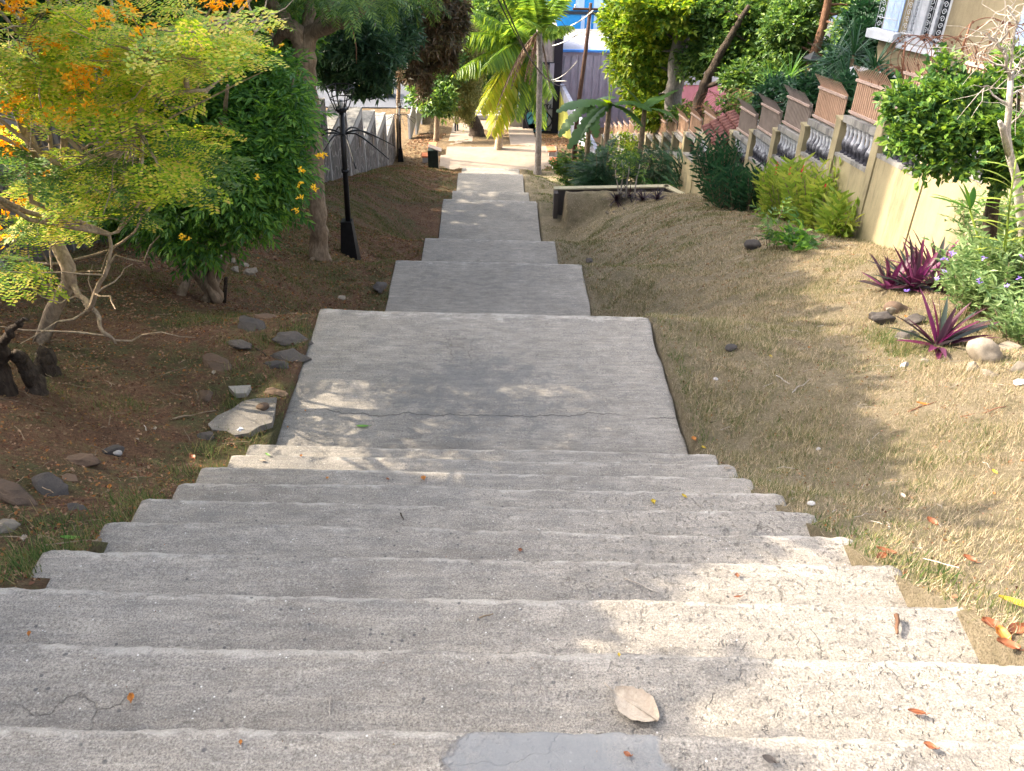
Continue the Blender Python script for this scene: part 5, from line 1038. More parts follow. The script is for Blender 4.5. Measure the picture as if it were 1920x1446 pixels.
# gingers
def ging(): 
    ps=[]
    for i in range(11):
        s=1 if i%2 else -1; V,F=blade(.34*R_(.8,1.1),.06,.5,4,.15); ps.append(xf((V,F),rotm(-s*R_(.7,1.1),R_(.0,.5),0),(0,.08+.085*i,0)))
    return comb(ps)
T_g=[ging() for _ in range(3)]
def ginger(label,px,py,n,H,m,spread,red=0,sc=(.8,1.1),base=None):
    c=hit(px,py) if base is None else base; root=empty('ginger_clump',c,label,'ginger plant','ginger clumps along the yellow wall'); mb=MB(); pos=[];d=[];tips=[]
    for k in range(n):
        a=R_(0,6.28); r=spread*math.sqrt(R_(0,1)); s=c+np.array([math.cos(a)*r,math.sin(a)*r*.8,0]); s[0]=min(s[0],6.75); s[2]=gz(s[0],s[1]); h=H*R_(.35,1); dd=np.array([math.cos(a)*.45*R_(0,1.3),math.sin(a)*.45*R_(0,1.3),1]); dd/=np.linalg.norm(dd); e=s+dd*h; mb.tube([s,(s+e)/2,e],.009,4,cap=False); pos.append(e-dd*.75); d.append(dd+rng.normal(size=3)*.12); tips.append(e)
    mb.build('stems',M['b_tan'],root,c); mb=MB(); scatter(mb,T_g,np.array(pos),np.array(d),rng.uniform(sc[0],sc[1],len(pos)),3); mb.build('leaves',M[m],root,c)
    for k in range(red):
        t=tips[k*max(1,len(tips)//(red+1))]+np.array([0,-.1,.15]); f=MB(); 
        for j in range(14): V,F=kite(.06,.03,.2,.1); f.add(V@rotm(j*2.4,1.0,0).T+t+np.array([0,0,j*.012]),F)
        f.build('red_flower',M['f_red'],root,c)
    return root
ginger('large dark green ginger clump in shade nearest the gateway',1375,395,120,2.0,'l_gingd',1.0,base=gbase(1380,385,24.3))
ginger('low dark ginger clump under the taller shaded one',1430,400,130,1.1,'l_gingd',1.25,base=gbase(1415,400,22))
ginger('bright yellow-green ginger clump with red flowers, leftmost in the sun',1530,440,115,1.15,'l_ging',.95,4,base=gbase(1530,430,19))
ginger('bright ginger clump with red flowers against the sunlit wall',1620,450,115,1.3,'l_ging',.85,4,base=gbase(1610,440,17.2))
ginger('low dry-tipped ginger clump at the right end of the bright row',1670,460,70,.6,'l_ging',.55,0,base=gbase(1668,448,15.6))
# sapling with stones
b=hit(1450,466); clump('sapling','thin young sapling growing alone on the lawn in front of the bright gingers','sapling',b,34,.75,1,'l_mid',.25,T_tecf,sc=(.9,1.3),ns=5,rs=.008)
clump('broadleaf_weed','low dark green broad-leaved weed right of the sapling','weed',hit(1495,468),30,.22,1,'l_tecoma',.35,T_leafy,sc=(1.0,1.5),ns=8,rs=.004)
# purple bed inside curb
for (x,y,s,l) in [(1155,378,.55,'leftmost dark purple cordyline in the little bed by the angular wall'),(1180,372,.6,'dark purple cordyline in the middle of the little bed'),(1205,378,.55,'dark purple cordyline right of the middle in the little bed'),(1232,376,.5,'rightmost dark purple cordyline in the little bed'),(1270,362,.6,'dark purple cordyline beyond the slanted part of the angular wall'),(1050,385,.4,'dark purple tuft at the corner of the angular wall')]:
    rosette('purple_cordyline',l,'plant',hit(x,y),34,s*1.15,.06,'l_dpurp',(.1,1.4),.5,group='dark purple cordylines')
for k,(x,l) in enumerate([(1160,'leftmost pale bare stem rising from the purple bed'),(1165,'second pale bare stem rising from the purple bed'),(1174,'third pale stem rising from the purple bed'),(1188,'rightmost slanting pale stem rising from the purple bed')]):
    p=hit(x,376); m=MB(); q=wob(p,at(x+(k-1)*6,296+k*4,p[1]),6,.02); m.tube(q,np.linspace(.035,.015,6),6); root=empty('bare_shrub',p,l,'shrub','pale stems of the purple bed'); m.build('stem',M['b_bone'],root,p)
    mb=MB(); n=14; scatter(mb,T_leafy,np.tile(q[-1],(n,1))+rng.normal(size=(n,3))*.2,rng.normal(size=(n,3)),rng.uniform(.7,1.1,n),1); mb.build('foliage',M['l_mid'],root,p,smooth=False)
# rhoeo rosettes
def rhoeo(px,py,s,n,label,base=None):
    c=hit(px,py) if base is None else base
    return rosette('purple_spiderwort',label,'plant',c,n,s,.085,'l_purp',(.25,1.45),.25,group='purple and green bladed plants by the rocks')
rhoeo(1757,652,.62,30,'purple bladed rosette standing alone among the rocks, nearest the camera')
rhoeo(1665,545,.62,34,'purple bladed rosette leftmost of the back row'); rhoeo(1712,545,.74,44,'large purple bladed rosette in the middle of the back row'); rhoeo(1748,520,.74,44,'purple bladed rosette highest in the back row, before the sunlit wall'); rhoeo(1760,550,.55,26,'small purple bladed rosette under the violet flowers')
# ruellia herbs
T_ru=[comb([xf(kite(.085,.028,.15,.2),rotm(R_(0,6.28),R_(-.2,.6),0),(0,.03*i,0)) for i in range(9)]) for _ in range(3)]
for (x,y,Y,H,n,sp,l) in [(1810,590,None,.75,420,.45,'pale green herb clump with violet flowers behind the purple rosettes'),(1880,600,None,.95,460,.45,'taller pale green herb clump with violet flowers at the right edge'),(1850,540,None,1.3,420,.5,'tall leafy herb clump behind the violet flowers by the tree trunk'),(1905,640,None,.35,120,.3,'low green herb at the right edge above the rocks')]:
    c=hit(x,y); clump('ruellia_clump' if False else 'violet_flowered_herb',l,'plant',c,n,H,1,'l_ruel',sp,T_ru,sc=(.9,1.5),ns=26,rs=.004,group='violet-flowered herbs')
for (x,y) in [(1757,520),(1770,505),(1788,478),(1697,545),(1835,525),(1890,535),(1912,520),(1914,480),(1845,480),(1800,475),(1840,590)]:
    pass
for (x,y) in [(1757,522),(1770,508),(1788,478),(1697,547),(1836,527),(1888,534),(1910,522),(1912,482),(1846,482),(1772,486)]:
    c=at(x,y,7.1); mb=MB(); scatter(mb,T_fl,c+rng.normal(size=(2,3))*.012,rng.normal(size=(2,3))*.4+np.array([0,-1,.5]),rng.uniform(.4,.6,2),1); mb.build('violet_flower',M['f_violet'],bpy.data.objects['violet_flowered_herb'],bpy.data.objects['violet_flowered_herb'].location,smooth=False)
# --- right shrub tree and dead tree
b=gbase(1868,520,9.4); blobs=[B(1700,200,9.6,45,40),B(1760,250,9.4,60,45),B(1830,240,9.3,60,50),B(1780,180,9.6,55,35),B(1860,180,9.6,50,50),B(1700,260,9.4,35,35),B(1790,300,9.2,45,25),B(1900,270,9,50,50),B(1770,130,9.8,20,30),B(1730,310,9.2,20,16),B(1880,320,9.2,40,30),B(1900,120,9.6,30,40)]; blobs=[(c_,(r_a*.74,r_b*.8,r_c*.74)) for c_,(r_a,r_b,r_c) in blobs]
tree('garden_tree','round glossy green tree overhanging the sunlit part of the yellow wall','tree',b,[([b,at(1855,420,9.4),at(1872,340,9.4),at(1850,270,9.4),at(1800,220,9.5)],[.09,.08,.065,.05,.03]),([at(1872,340,9.4),at(1900,250,9.4),at(1910,180,9.5)],[.05,.04,.02])],blobs,1700,T_leafy,M['l_shrub'],M['b_dark'],.014,3,sc=(.45,.85),roll=.9,shell=.2,rand=1.0)
b=gbase(1925,600,8.2); r_=empty('bare_tree',b,'bleached leafless twiggy tree at the right edge','tree'); mb=MB(); P0=px_path([(1925,560,8.2),(1920,450,8.2),(1905,330,8.2),(1893,290,8.2),(1888,250,8.2),(1892,200,8.2),(1895,150,8.2)])
mb.tube([b]+P0,[.06,.055,.05,.045,.04,.035,.03,.028],8); mb.tube(px_path([(1893,295,8.2),(1880,240,8.15),(1874,228,8.1)]),[.035,.03,.02],6)
for (x,y,e) in [(1895,150,(1880,100)),(1895,150,(1915,110)),(1893,140,(1870,80)),(1890,110,(1850,60)),(1895,120,(1905,40)),(1890,130,(1840,105)),(1893,150,(1930,120)),(1890,200,(1850,160)),(1875,80,(1890,40)),(1905,45,(1890,10)),(1892,150,(1905,70)),(1888,115,(1865,65)),(1890,145,(1940,90)),(1870,75,(1845,95)),(1892,180,(1925,160)),(1890,240,(1930,190))]:
    q=wob(at(x,y,8.2),at(*e,8.2+R_(-.2,.2)),6,.06); mb.tube(q,np.linspace(.014,.004,6),4,cap=False)
    for _ in range(5): mb.tube(wob(q[random.randint(2,5)],q[-1]+rng.normal(size=3)*.22,5,.08),np.linspace(.005,.002,5),3,cap=False)
mb.build('trunk',M['b_bone'],r_,b)
# big pointed leaf plant (heliconia-like)
b=gbase(1835,560,8.3); r_=empty('broad_leaf_ginger',b,'tall stalk with a few long pointed leaves in front of the sunlit wall','plant'); mb=MB(); n0=at(1818,392,8.3); mb.tube([b,at(1838,460,8.3),n0],[.016,.012,.01],6); mb.build('stem',M['l_ging'],r_,b)
mb=MB()
for (x,y,W) in [(1750,352,.07),(1745,360,.07),(1800,335,.05),(1812,330,.05),(1772,380,.08),(1830,345,.07),(1850,375,.05),(1840,400,.06)]:
    q=at(x,y,8.2+R_(-.2,.1)); d=q-n0; L=np.linalg.norm(d); V,F=blade(L,W,.15,6,.25); mb.add(V@rotm(math.atan2(-d[0],d[1]),math.atan2(d[2],math.hypot(d[0],d[1])),R_(-.4,.4)).T+n0,F)
mb.build('leaves',M['l_tecoma'],r_,b)
for i,(x0,y0,x1,y1,l) in enumerate([(1880,560,1905,300,'upright yellow-green ginger stalk right of the tree trunk'),(1870,600,1900,330,'second upright ginger stalk at the right edge'),(1905,610,1925,380,'ginger stalk farthest right at the frame edge')]):
    b=gbase(x0,y0,7.9); e=at(x1,y1,7.9); r_=empty('ginger_stalk',b,l,'plant','tall ginger stalks'); mb=MB(); mb.tube(wob(b,e,6,.01),.009,5); mb.build('stem',M['l_ging'],r_,b); mb=MB()
    for j in range(13):
        t=.35+.65*j/12; p=b+(e-b)*t; s=1 if j%2 else -1; V,F=blade(.36,.045,.4,5,.2); mb.add(V@rotm(s*1.25+R_(-.4,.4),R_(.2,.7),0).T+p,F)
    mb.build('leaves',M['l_ging'],r_,b)
# fern by wall
# --- off-frame shade trees on the left side of the slope
def shade(Y,X,Zt,r,label,n=1500,rz=None,zc=None):
    g0=float(Q(Y)); c=(X,Y,g0+Zt-(rz or r)); return tree('shade_tree',label,'tree',(X,Y,g0),[([(X,Y,g0-.2),(X+.1,Y,g0+Zt*.4),c],[.22,.18,.1])],[(c,(r,r,rz or r)),((c[0]-r*.7,c[1]+r*.4,c[2]-r*.4),(r*.8,r*.8,(rz or r)*.8)),((c[0]+r*.2,c[1]-r*.6,c[2]-r*.3),(r*.7,r*.7,(rz or r)*.7))],n,T_big,M['l_mid'],M['b_dark'],.06,1,sc=(1.6,2.4),group='shade trees left of the slope')
SH=[(32.5,-11,17,4.4,'tall shade tree beyond the left wall, near the slim tree',1500),(39.5,-10.5,18,4.8,'tall shade tree beyond the left wall, over the middle of the stone wall',1300),(46.8,-10,17,4.6,'tall shade tree beyond the left wall, toward the plaza',1200)]
for a in SH: shade(*a)
nt_=empty('shade_block',(-18,27,-12),'tall plain off-frame block added to shade the yellow house','building'); og=np.array([-18,27,-12.])  # block added left of the slope to keep sun off the yellow house
mb=MB(); mb.box((-18.5,27,4),(7,9.5,34)); mb.build('wall',M['houseyel'],nt_,og,smooth=False)
for zz in (-6,-3,0,3,6,9,12):
    for yy in (24,27,30): mb=MB(); mb.box((-14.98,yy,zz),(.05,1.2,1.3)); mb.build('window',M['glass'],nt_,og,smooth=False)
nh=empty('neighbour_house',(-13.5,11,-6),'large plain house beyond the left wall, its upper blocks shaped to shade the stairs','house'); og=np.array([-13.5,11,-6.])
mb=MB(); mb.box((-13.6,11.3,-3.4),(8.0,14.3,7.6)); mb.box((-13.6,5.6,1.9),(7.9,2.7,2.6)); mb.box((-13.6,14.0,1.75),(7.9,8.8,2.4)); mb.build('wall',M['houseyel'],nh,og,smooth=False)  # upper blocks and gap shaped to shade stairs and light the near tree
mb=MB(); mb.box((-13.6,11.3,.52),(8.4,14.5,.22)); mb.build('roof',M['cement'],nh,og,smooth=False)
for yy in (6,10,14,17): mb=MB(); mb.box((-9.585,yy,-1.6),(.05,1.4,1.2)); mb.build('window',M['glass'],nh,og,smooth=False)
# ---------------------------------------------------------------- rocks, litter, fallen leaves, grass
def rock(c,sz,m,label,rz=0,seed=0,cat='rock',group=None,flat=1):
    import bmesh
    bm=bmesh.new(); rr=random.Random(seed)
    if flat<1:
        for _ in range(13):
            v=Vector((rr.gauss(0,1),rr.gauss(0,1),rr.gauss(0,1))).normalized(); bm.verts.new(v)
        h=bmesh.ops.convex_hull(bm,input=bm.verts); bmesh.ops.delete(bm,geom=list({g for g in h['geom_interior'] if isinstance(g,bmesh.types.BMVert)}),context='VERTS')
        bmesh.ops.bevel(bm,geom=list(bm.edges),offset=.07,segments=1,affect='EDGES'); bmesh.ops.triangulate(bm,faces=bm.faces); bmesh.ops.subdivide_edges(bm,edges=bm.edges,cuts=2,use_grid_fill=True)
    else: bmesh.ops.create_icosphere(bm,subdivisions=3,radius=1)
    for v in bm.verts:
        n=mnoise.noise(v.co*1.1+Vector((seed*3.1,0,0)))*(.35 if flat==1 else .15)+mnoise.noise(v.co*3+Vector((seed,5,0)))*.12; v.co*=1+n; v.co.x*=sz[0]; v.co.y*=sz[1]; v.co.z*=sz[2]
        if flat<1: v.co.z=min(v.co.z,sz[2]*flat)
    me=bpy.data.meshes.new('rock'); bm.to_mesh(me); bm.free()
    for p in me.polygons: p.use_smooth=(flat==1)
    me.materials.append(M[m]); o=bpy.data.objects.new('rock',me); COL.objects.link(o); o.location=[float(t) for t in c]; o.rotation_euler=(R_(-.15,.15),R_(-.15,.15),rz); return tag(o,label,cat,group)
RK=[(1840,672,.125,.10,.085,'rock','large rounded tan boulder on top of the right rock pile',1,.06),(1815,692,.085,.06,.06,'rock','angular tan stone under the left side of the big boulder',1,0),(1862,700,.09,.06,.045,'rock','grey flat stone under the right side of the big boulder',1,-.01),(1890,650,.12,.07,.05,'rock','half-buried pale stone right of the big boulder',1,0),(1905,690,.09,.07,.05,'rock','grey stone at the right edge below the pale one',1,0),(1695,684,.04,.03,.035,'white','small pale stone left of the near purple rosette',1,0),(1733,676,.045,.03,.03,'rock','small tan stone below the near purple rosette',1,0),(1820,622,.10,.06,.055,'rockd','dark smooth stone right of the near purple rosette',1,0),(1650,605,.13,.09,.10,'rockd','dark rough boulder at the left end of the right rock pile',1,0),(1680,580,.12,.08,.07,'rockb','brown stone behind the dark rough boulder',1,0),(1665,590,.06,.04,.045,'rock','pale angular stone on top of the rough boulder',1,.06),(1715,600,.11,.07,.06,'rockd','dark mossy stone between the purple rosettes',1,0),(1700,630,.12,.09,.05,'rockd','low mossy stone in the weeds left of the near rosette',1,0),(1915,715,.06,.04,.03,'white','pale stone at the right edge below the pile',1,0)]
for i,(x,y,a,b,c,m,l,f,dz) in enumerate(RK):
    p=hit(x,y+6); rock(p+np.array([0,0,c*.6+dz]),(a*1.25,b*1.25,c*1.35),m,l,R_(-.5,.5),i,group='rocks of the right-hand rock pile',flat=1 if i in (0,9) else .95)
LR=[(470,615,.28,.16,.06,'rockd','long dark slab of rock in the left bank below the bush'),(440,650,.20,.12,.05,'rockd','dark flat rock left of the big landing'),(395,685,.24,.15,.05,'rockb','brown flat rock half sunk in the left bank'),(555,640,.26,.14,.07,'rockd','black slaty rock against the left side of the big landing'),(548,670,.22,.12,.06,'rockd','second black slaty rock against the big landing'),(520,690,.18,.10,.05,'rockd','dark rock tight below the slaty ones'),(515,740,.14,.08,.04,'rockb','brown chip of rock beside the pale slab'),(385,745,.17,.10,.04,'rockb','earth-brown rock left of the pale slab'),(385,822,.10,.075,.05,'rockd','small pointed grey rock below the pale slab'),(215,850,.09,.07,.06,'rockd','dark knobbly rock beside a small white stone'),(150,870,.16,.10,.06,'rockb','brown banded rock in the left bank'),(95,920,.17,.10,.07,'rockd','dark wedge-shaped rock in the left bank by the steps'),(30,930,.22,.13,.08,'rockb','large earthy rock at the left edge'),(130,905,.09,.06,.05,'rockb','small brown rock behind the dark wedge'),(10,995,.09,.07,.05,'rock','smooth grey stone at the left edge beside the steps'),(145,965,.10,.06,.04,'rockd','dark rock touching the edge of the steps'),(715,540,.16,.30,.10,'rockd','dark rock face beside the second landing'),(1105,490,.12,.25,.09,'rockd','dark broken rock by the right edge of the third landing'),(500,600,.2,.1,.05,'rockb','long brown root-like rock above the slaty ones'),(640,560,.09,.09,.06,'rock','pale lichened stone between the tree and the landing')]
for i,(x,y,a,b,c,m,l) in enumerate(LR):
    p=hit(x,y); rock(p+np.array([0,0,c*.2]),(a,b,c),m,l,R_(-.8,.3),i+30,group='rocks set in the left bank',flat=.8)
p=hit(496,775); rock(p+np.array([0,0,.07]),(.055,.04,.035),'rockb','fist-sized orange-brown stone lying on the pale slab',.2,77)
p=hit(224,860); rock(p+np.array([0,0,.05]),(.03,.02,.02),'white','small white stone on the dark knobbly rock',0,78)
for (x,y,l) in [(1535,845,'white stone chip on the lawn near the steps'),(1342,713,'small pale chip on the lawn beside the big landing'),(1520,947,'tiny white chip at the lawn edge by the steps')]:
    p=hit(x,y); rock(p+np.array([0,0,.012]),(.024,.02,.012),'white',l,0,int(x),cat='stone chip',group='pale chips on the lawn')
p=hit(1370,655); rock(p+np.array([0,0,.02]),(.06,.045,.03),'rockd','dark stone set in the lawn right of the big landing',0,90)
p=hit(1410,466); rock(p+np.array([0,0,.06]),(.16,.12,.10),'rockd','grey angular stone left of the sapling',0,91)
# rings of stones
def ring(px,py,R0,n,label,grp,s=.07):
    c=hit(px,py)
    for k in range(n):
        a=k*2*math.pi/n; x=c[0]+R0*math.cos(a); y=c[1]+R0*.8*math.sin(a); o=rock((x,y,gz(x,y)+s*.4),(s*R_(.8,1.3),s*.8,s*R_(.6,.9)),'rock',label,R_(0,3),k+200,group=grp,flat=.95)
ring(434,500,.33,11,'rounded stone in the small ring right of the big bush','stones ringing the small bed',.085)
ring(1180,384,.75,13,'pale stone edging the dark purple bed inside the angular wall','stones edging the purple bed',.07)
# pale slab beside the landing
pts=[gp(519,745,.05),gp(505,746,.05),gp(478,747,.05),gp(455,752,.05),gp(436,766,.05),gp(408,779,.045),gp(390,795,.045),gp(398,806,.045),gp(425,808,.045),gp(440,816,.05),gp(466,812,.05),gp(487,799,.05),gp(510,792,.05),gp(516,768,.05)]
o=slab('stone_slab',pts,.12,M['stair'],'pale cement slab lying against the left side of the big landing','slab'); del o['kind']; o['category']='slab'
pts=[gp(428,724,.06),gp(470,722,.06),gp(462,737,.05),gp(440,738,.05)]; o=slab('stone_slab',pts,.05,M['cement'],'small pale flat stone in the grass above the cement slab','slab'); del o['kind']; o['category']='slab'
# stair surface height for things lying on it
def onstair(px,py,dz=.006):
    r=ray(px,py)
    best=None
    for (h,d0,d1,hw) in FL:
        for hh in (h,):
            p=r*(-(h*S)/r[2]); y0=d0*S+EPS*p[0]; y1=d1*S+EPS*p[0]
            z=-h*S-CROSS*p[0]; p=r*(z/r[2])
            if y0-.02<=p[1]<=y1+.0: 
                if best is None or p[1]<best[1]: best=p
    if best is None: best=hit(px,py)
    return best+np.array([0,0,dz])
def leaf(px,py,L,W,m,label,ang=0,curl=.2,stair=True,cat='fallen leaf',name='fallen_leaf',grp='fallen leaves on the stairs'):
    p=onstair(px,py,.012) if stair else hit(px,py)+np.array([0,0,.02]); n=13; mb=MB(); V=[];F=[]; sd=px*.37
    for i in range(n):
        a=i/(n-1); w=W/2*math.sin(math.pi*(a*.94+.03))**.8
        for j,s in enumerate((-1,-.67,-.33,0,.33,.67,1)):
            V.append(((s*w)*(1+.16*mnoise.noise(Vector((i*1.3+sd,s*2,sd)))),L*(a-.5),curl*W*s*s*.6+.10*L*curl*(2*a-1)**2+.16*W*curl*mnoise.noise(Vector((i*.9+sd,j*.9,sd)))+.10*W*(j%2)*curl))
    for i in range(n-1):
        for j in range(6): F.append([i*7+j,i*7+j+1,i*7+7+j+1,i*7+7+j])
    V=np.array(V)@rotm(ang,0,0).T+p; mb.add(V,np.array(F)); 
    st_=np.array([[0,-L*.5,.0],[0,-L*.72,.012]])@rotm(ang,0,0).T+p; mb.tube(st_,.0012+W*.008,4); mb.tube((np.array([[0,-L*.5,.003],[0,L*.45,.006]])@rotm(ang,0,0).T+p),.0008+W*.006,4)
    o=mb.build(name,M[m],None,p); return tag(o,label,cat,grp)
LV=[(1190,1330,.155,.11,'leaf_dry','big crumpled dry tan leaf on the second step from the bottom',-2.3,.22),(680,801,.11,.035,'leaf_green','green pointed leaf lying on the big landing',1.55,.15),(1716,1341,.05,.018,'leaf_br','reddish brown curled leaf at the lower right',1.3,.5),(1381,1083,.022,.02,'leaf_br','tiny red-brown leaf in the sunlit right half',0,.4),(1382,1123,.035,.01,'leaf_br','thin brown leaf sliver below the tiny red-brown one',1.7,.5),(975,1035,.022,.02,'leaf_br','small orange-brown leaf at the centre of the steps',0,.4),(1224,945,.035,.03,'leaf_ye','yellow trumpet-shaped petal right of centre on the steps',.3,.8),(1282,934,.035,.02,'leaf_ye','green-yellow curled leaf right of the yellow petal',.7,.8),(794,900,.04,.035,'leaf_or','pale orange leaf in the middle of the upper steps',.4,.5),(727,901,.025,.018,'leaf_br','small brown leaf left of the pale orange one',.9,.4),(614,899,.022,.02,'leaf_or','small orange leaf left on the upper steps',0,.4),(565,857,.025,.02,'leaf_or','orange leaf crumb near the top left of the steps',0,.4),(502,855,.05,.02,'leaf_green','olive green leaf at the top left end of the steps',.9,.4),(492,866,.05,.022,'leaf_dry','pale dry leaf below the olive one',1.2,.3),(248,1315,.03,.02,'leaf_or','orange petal on the near left step',.3,.7),(57,1193,.02,.014,'leaf_or','orange petal at the far left of the steps',.3,.7),(453,1398,.012,.01,'leaf_or','orange crumb on the lowest step',.3,.7),(531,768,.025,.02,'leaf_or','orange petal at the left end of the landing crack',.3,.5),(573,772,.02,.015,'leaf_or','small orange petal right of the crack end',.3,.5),(540,803,.02,.015,'leaf_or','orange petal near the left edge of the landing',.3,.5),(1363,881,.05,.028,'leaf_dry','cream leaf on the right end of an upper step',1.3,.4),(1160,1233,.012,.01,'leaf_ye','tiny yellow petal on the sunlit step',0,.5),(1740,1405,.03,.02,'leaf_br','brown scrap on the lowest right step',1,.5),(1440,1430,.035,.022,'rockd','grey flake on the lowest step',1,.3),(1175,1420,.02,.014,'leaf_br','brown crumb on the cement patch',1,.3)]
for (x,y,L,W,m,l,a,c) in LV: leaf(x,y,L,W,m,l,a,c)
GLV=[(1300,827,.05,.045,'leaf_or','orange leaf in the grass at the right end of the top step',.4),(1318,843,.04,.03,'leaf_ye','yellow leaf beside the orange one at the step end',.9),(1730,762,.11,.03,'leaf_or','long orange-brown leaf on the sunlit lawn',1.2),(1690,935,.05,.035,'leaf_dry','pinkish dry leaf upright in the lawn',.2),(1862,890,.04,.03,'leaf_ye','yellow leaf on the lawn far right',.3),(1465,823,.10,.02,'leaf_green','thin green leaf on the shaded lawn',1.4),(1444,672,.05,.03,'leaf_ye','yellow leaf high on the shaded lawn',.2),(1815,1055,.06,.035,'leaf_br','brown curled leaf low on the sunlit lawn',.8),(1905,1140,.14,.035,'leaf_ye','bright yellow-green leaf at the right edge',1.1),(402,703,.06,.04,'leaf_dry','pale pink dry leaf on the left bank',.2),(258,830,.05,.035,'leaf_dry','tan leaf on the left bank soil',1),(292,808,.04,.03,'leaf_dry','small tan leaf above the tan one on the left bank',.4),(362,862,.07,.045,'leaf_br','reddish leaf close to the step ends on the left',.8),(207,918,.04,.03,'leaf_or','orange leaf on the left bank near the steps',.4),(135,1015,.10,.025,'leaf_green','bright green leaf beside a left step end',1.5),(135,1070,.06,.03,'leaf_dry','pale leaf at the lower left corner of the bank',.9),(48,1015,.04,.03,'leaf_dry','rounded tan leaf near the smooth grey stone',.3),(1855,1180,.07,.045,'leaf_br','brown leaf in the pile at the lower right step end',.9),(1875,1200,.07,.045,'leaf_or','orange-brown leaf in the pile at the lower right',.1),(1900,1190,.08,.045,'leaf_br','dark brown leaf at the edge of the lower right pile',2.0),(1885,1218,.07,.04,'leaf_br','lowest brown leaf of the lower right pile',1.0),(1660,1040,.09,.03,'leaf_br','dark bark-like leaf by a right step end',1.1),(1650,1050,.06,.035,'leaf_br','small brown leaf under the bark-like one',2),(1745,985,.07,.05,'leaf_br','crumpled brown leaf on the bright lawn',.5),(1700,600,.09,.05,'leaf_or','rust leaf on the pile of rocks',.4)]
for (x,y,L,W,m,l,a) in GLV: leaf(x,y,L,W,m,l,a,.5,False,grp='fallen leaves on the banks')
def twig(a,b,r,m,label,stair=False,lift=.012):
    p=onstair(*a,lift) if stair else hit(*a)+np.array([0,0,lift]); q=onstair(*b,lift) if stair else hit(*b)+np.array([0,0,lift]); mb=MB(); mb.tube(wob(p,q,8,.035),np.linspace(r,r*.5,8),5); return tag(mb.build('twig',M[m],None,p),label,'twig','twigs')
twig((1170,1087),(1240,1118),.004,'b_bone','pale curved straw on the sunlit step',True); twig((1678,1160),(1680,1195),.010,'b_brown','short thick red-brown twig on the right sunlit step',True,.02)
twig((621,1310),(618,1350),.002,'b_bone','thin upright straw on the near left step',True); twig((898,1163),(925,1155),.004,'b_tan','short forked twig at the edge of the sunlight',True); twig((751,965),(757,977),.005,'b_dark','tiny dark twig on the middle steps',True)
twig((1332,795),(1382,785),.008,'b_dark','dark twig on the shaded lawn'); twig((1485,938),(1530,905),.007,'b_bone','pale stick crossing the lawn by the steps'); twig((1455,706),(1480,722),.006,'b_bone','pale curved twig on the lawn, left one'); twig((1485,738),(1520,712),.006,'b_bone','pale curved twig on the lawn, right one'); twig((1700,775),(1755,755),.009,'b_brown','brown stick beside the long orange leaf'); twig((1800,785),(1885,765),.010,'b_brown','long brown stick far right on the lawn'); twig((1560,635),(1600,605),.008,'b_tan','tan stick pointing at the rock pile'); twig((1800,935),(1850,955),.006,'b_tan','thin tan stick on the bright lawn')
twig((325,788),(405,772),.010,'b_tan','tan stick pointing at the pale cement slab'); twig((290,712),(350,690),.008,'b_tan','bent twig on the left bank'); twig((270,800),(285,845),.007,'b_bone','short bleached twig on the left bank'); twig((480,655),(510,680),.008,'b_dark','dark twig by the slaty rocks')
p=hit(452,815)+np.array([0,0,.03]); mb=MB(); 
for k in range(4): V,F=kite(.05,.045,.6,.4); mb.add(V@rotm(k*1.6,R_(-.2,.8),R_(-1,1)).T+p,F)
tag(mb.build('paper_scrap',M['paper'],None,p,smooth=False),'crumpled white scrap of paper below the pale slab','litter')
# grass blades and litter as uncountable cover
def pn(X,Y,f,o=0): return np.sin(X*f+1.3*np.sin(Y*f*.7+o))*np.cos(Y*f*1.1+o*2+np.sin(X*f*.6))
def onland(Y): return np.any([(Y>d0*S+.05)&(Y<d1*S-.03) for (h,d0,d1,hw) in FL if d1-d0>.6],axis=0)
def blades(name,label,x0,x1,y0,y1,dens,h,m,mask=None,w=.0045,up=.8,cat='grass',per=6,sp=.05):
    A=(x1-x0)*(y1-y0); n=int(A*dens/per); X=rng.uniform(x0,x1,n); Y=y0+(y1-y0)*rng.uniform(0,1,n)**1.35
    if mask is not None: k=mask(X,Y); X=X[k];Y=Y[k]
    n=len(X); X=np.repeat(X,per)+rng.normal(size=n*per)*sp; Y=np.repeat(Y,per)+rng.normal(size=n*per)*sp; k=np.abs(X+.068)>np.where(onland(Y),1.755,1.80); X=X[k];Y=Y[k]; n=len(X)
    Z=G(X,Y)+np.where(np.abs(X)>1.78,.028*np.sin(X*6.1+np.sin(Y*4.3))*np.cos(Y*5.7+X*2.1),0)
    cl=pn(X,Y,2.9,4)*.5+pn(X,Y,6.3,7)*.35+pn(X,Y,13,9)*.3; kk=rng.uniform(0,1,n)<np.clip(.62+cl*.55,.12,1); X=X[kk];Y=Y[kk];Z=Z[kk];cl=cl[kk];n=len(X)
    a=rng.uniform(0,2*np.pi,n)+cl*2; L=h*rng.uniform(.4,1.4,n)*(1+.5*cl); tilt=rng.uniform(.1,1.35,n); d=np.stack([np.cos(a)*np.sin(tilt),np.sin(a)*np.sin(tilt),np.cos(tilt)*up+.12],1)
    s=np.stack([-np.sin(a),np.cos(a),np.zeros(n)],1)*(w*rng.uniform(.7,1.3,n)*(1+np.maximum(0,Y-5)*.10))[:,None]*.5
    b=np.stack([X,Y,Z-.012],1); t=b+d*L[:,None]; t[:,2]-=.0; V=np.stack([b-s,b+s,t],1).reshape(-1,3); F=np.arange(3*n).reshape(n,3)
    mb=MB(); mb.add(V,F); return tag(mb.build(name,m,None,None,smooth=False),label,cat,kind='stuff')
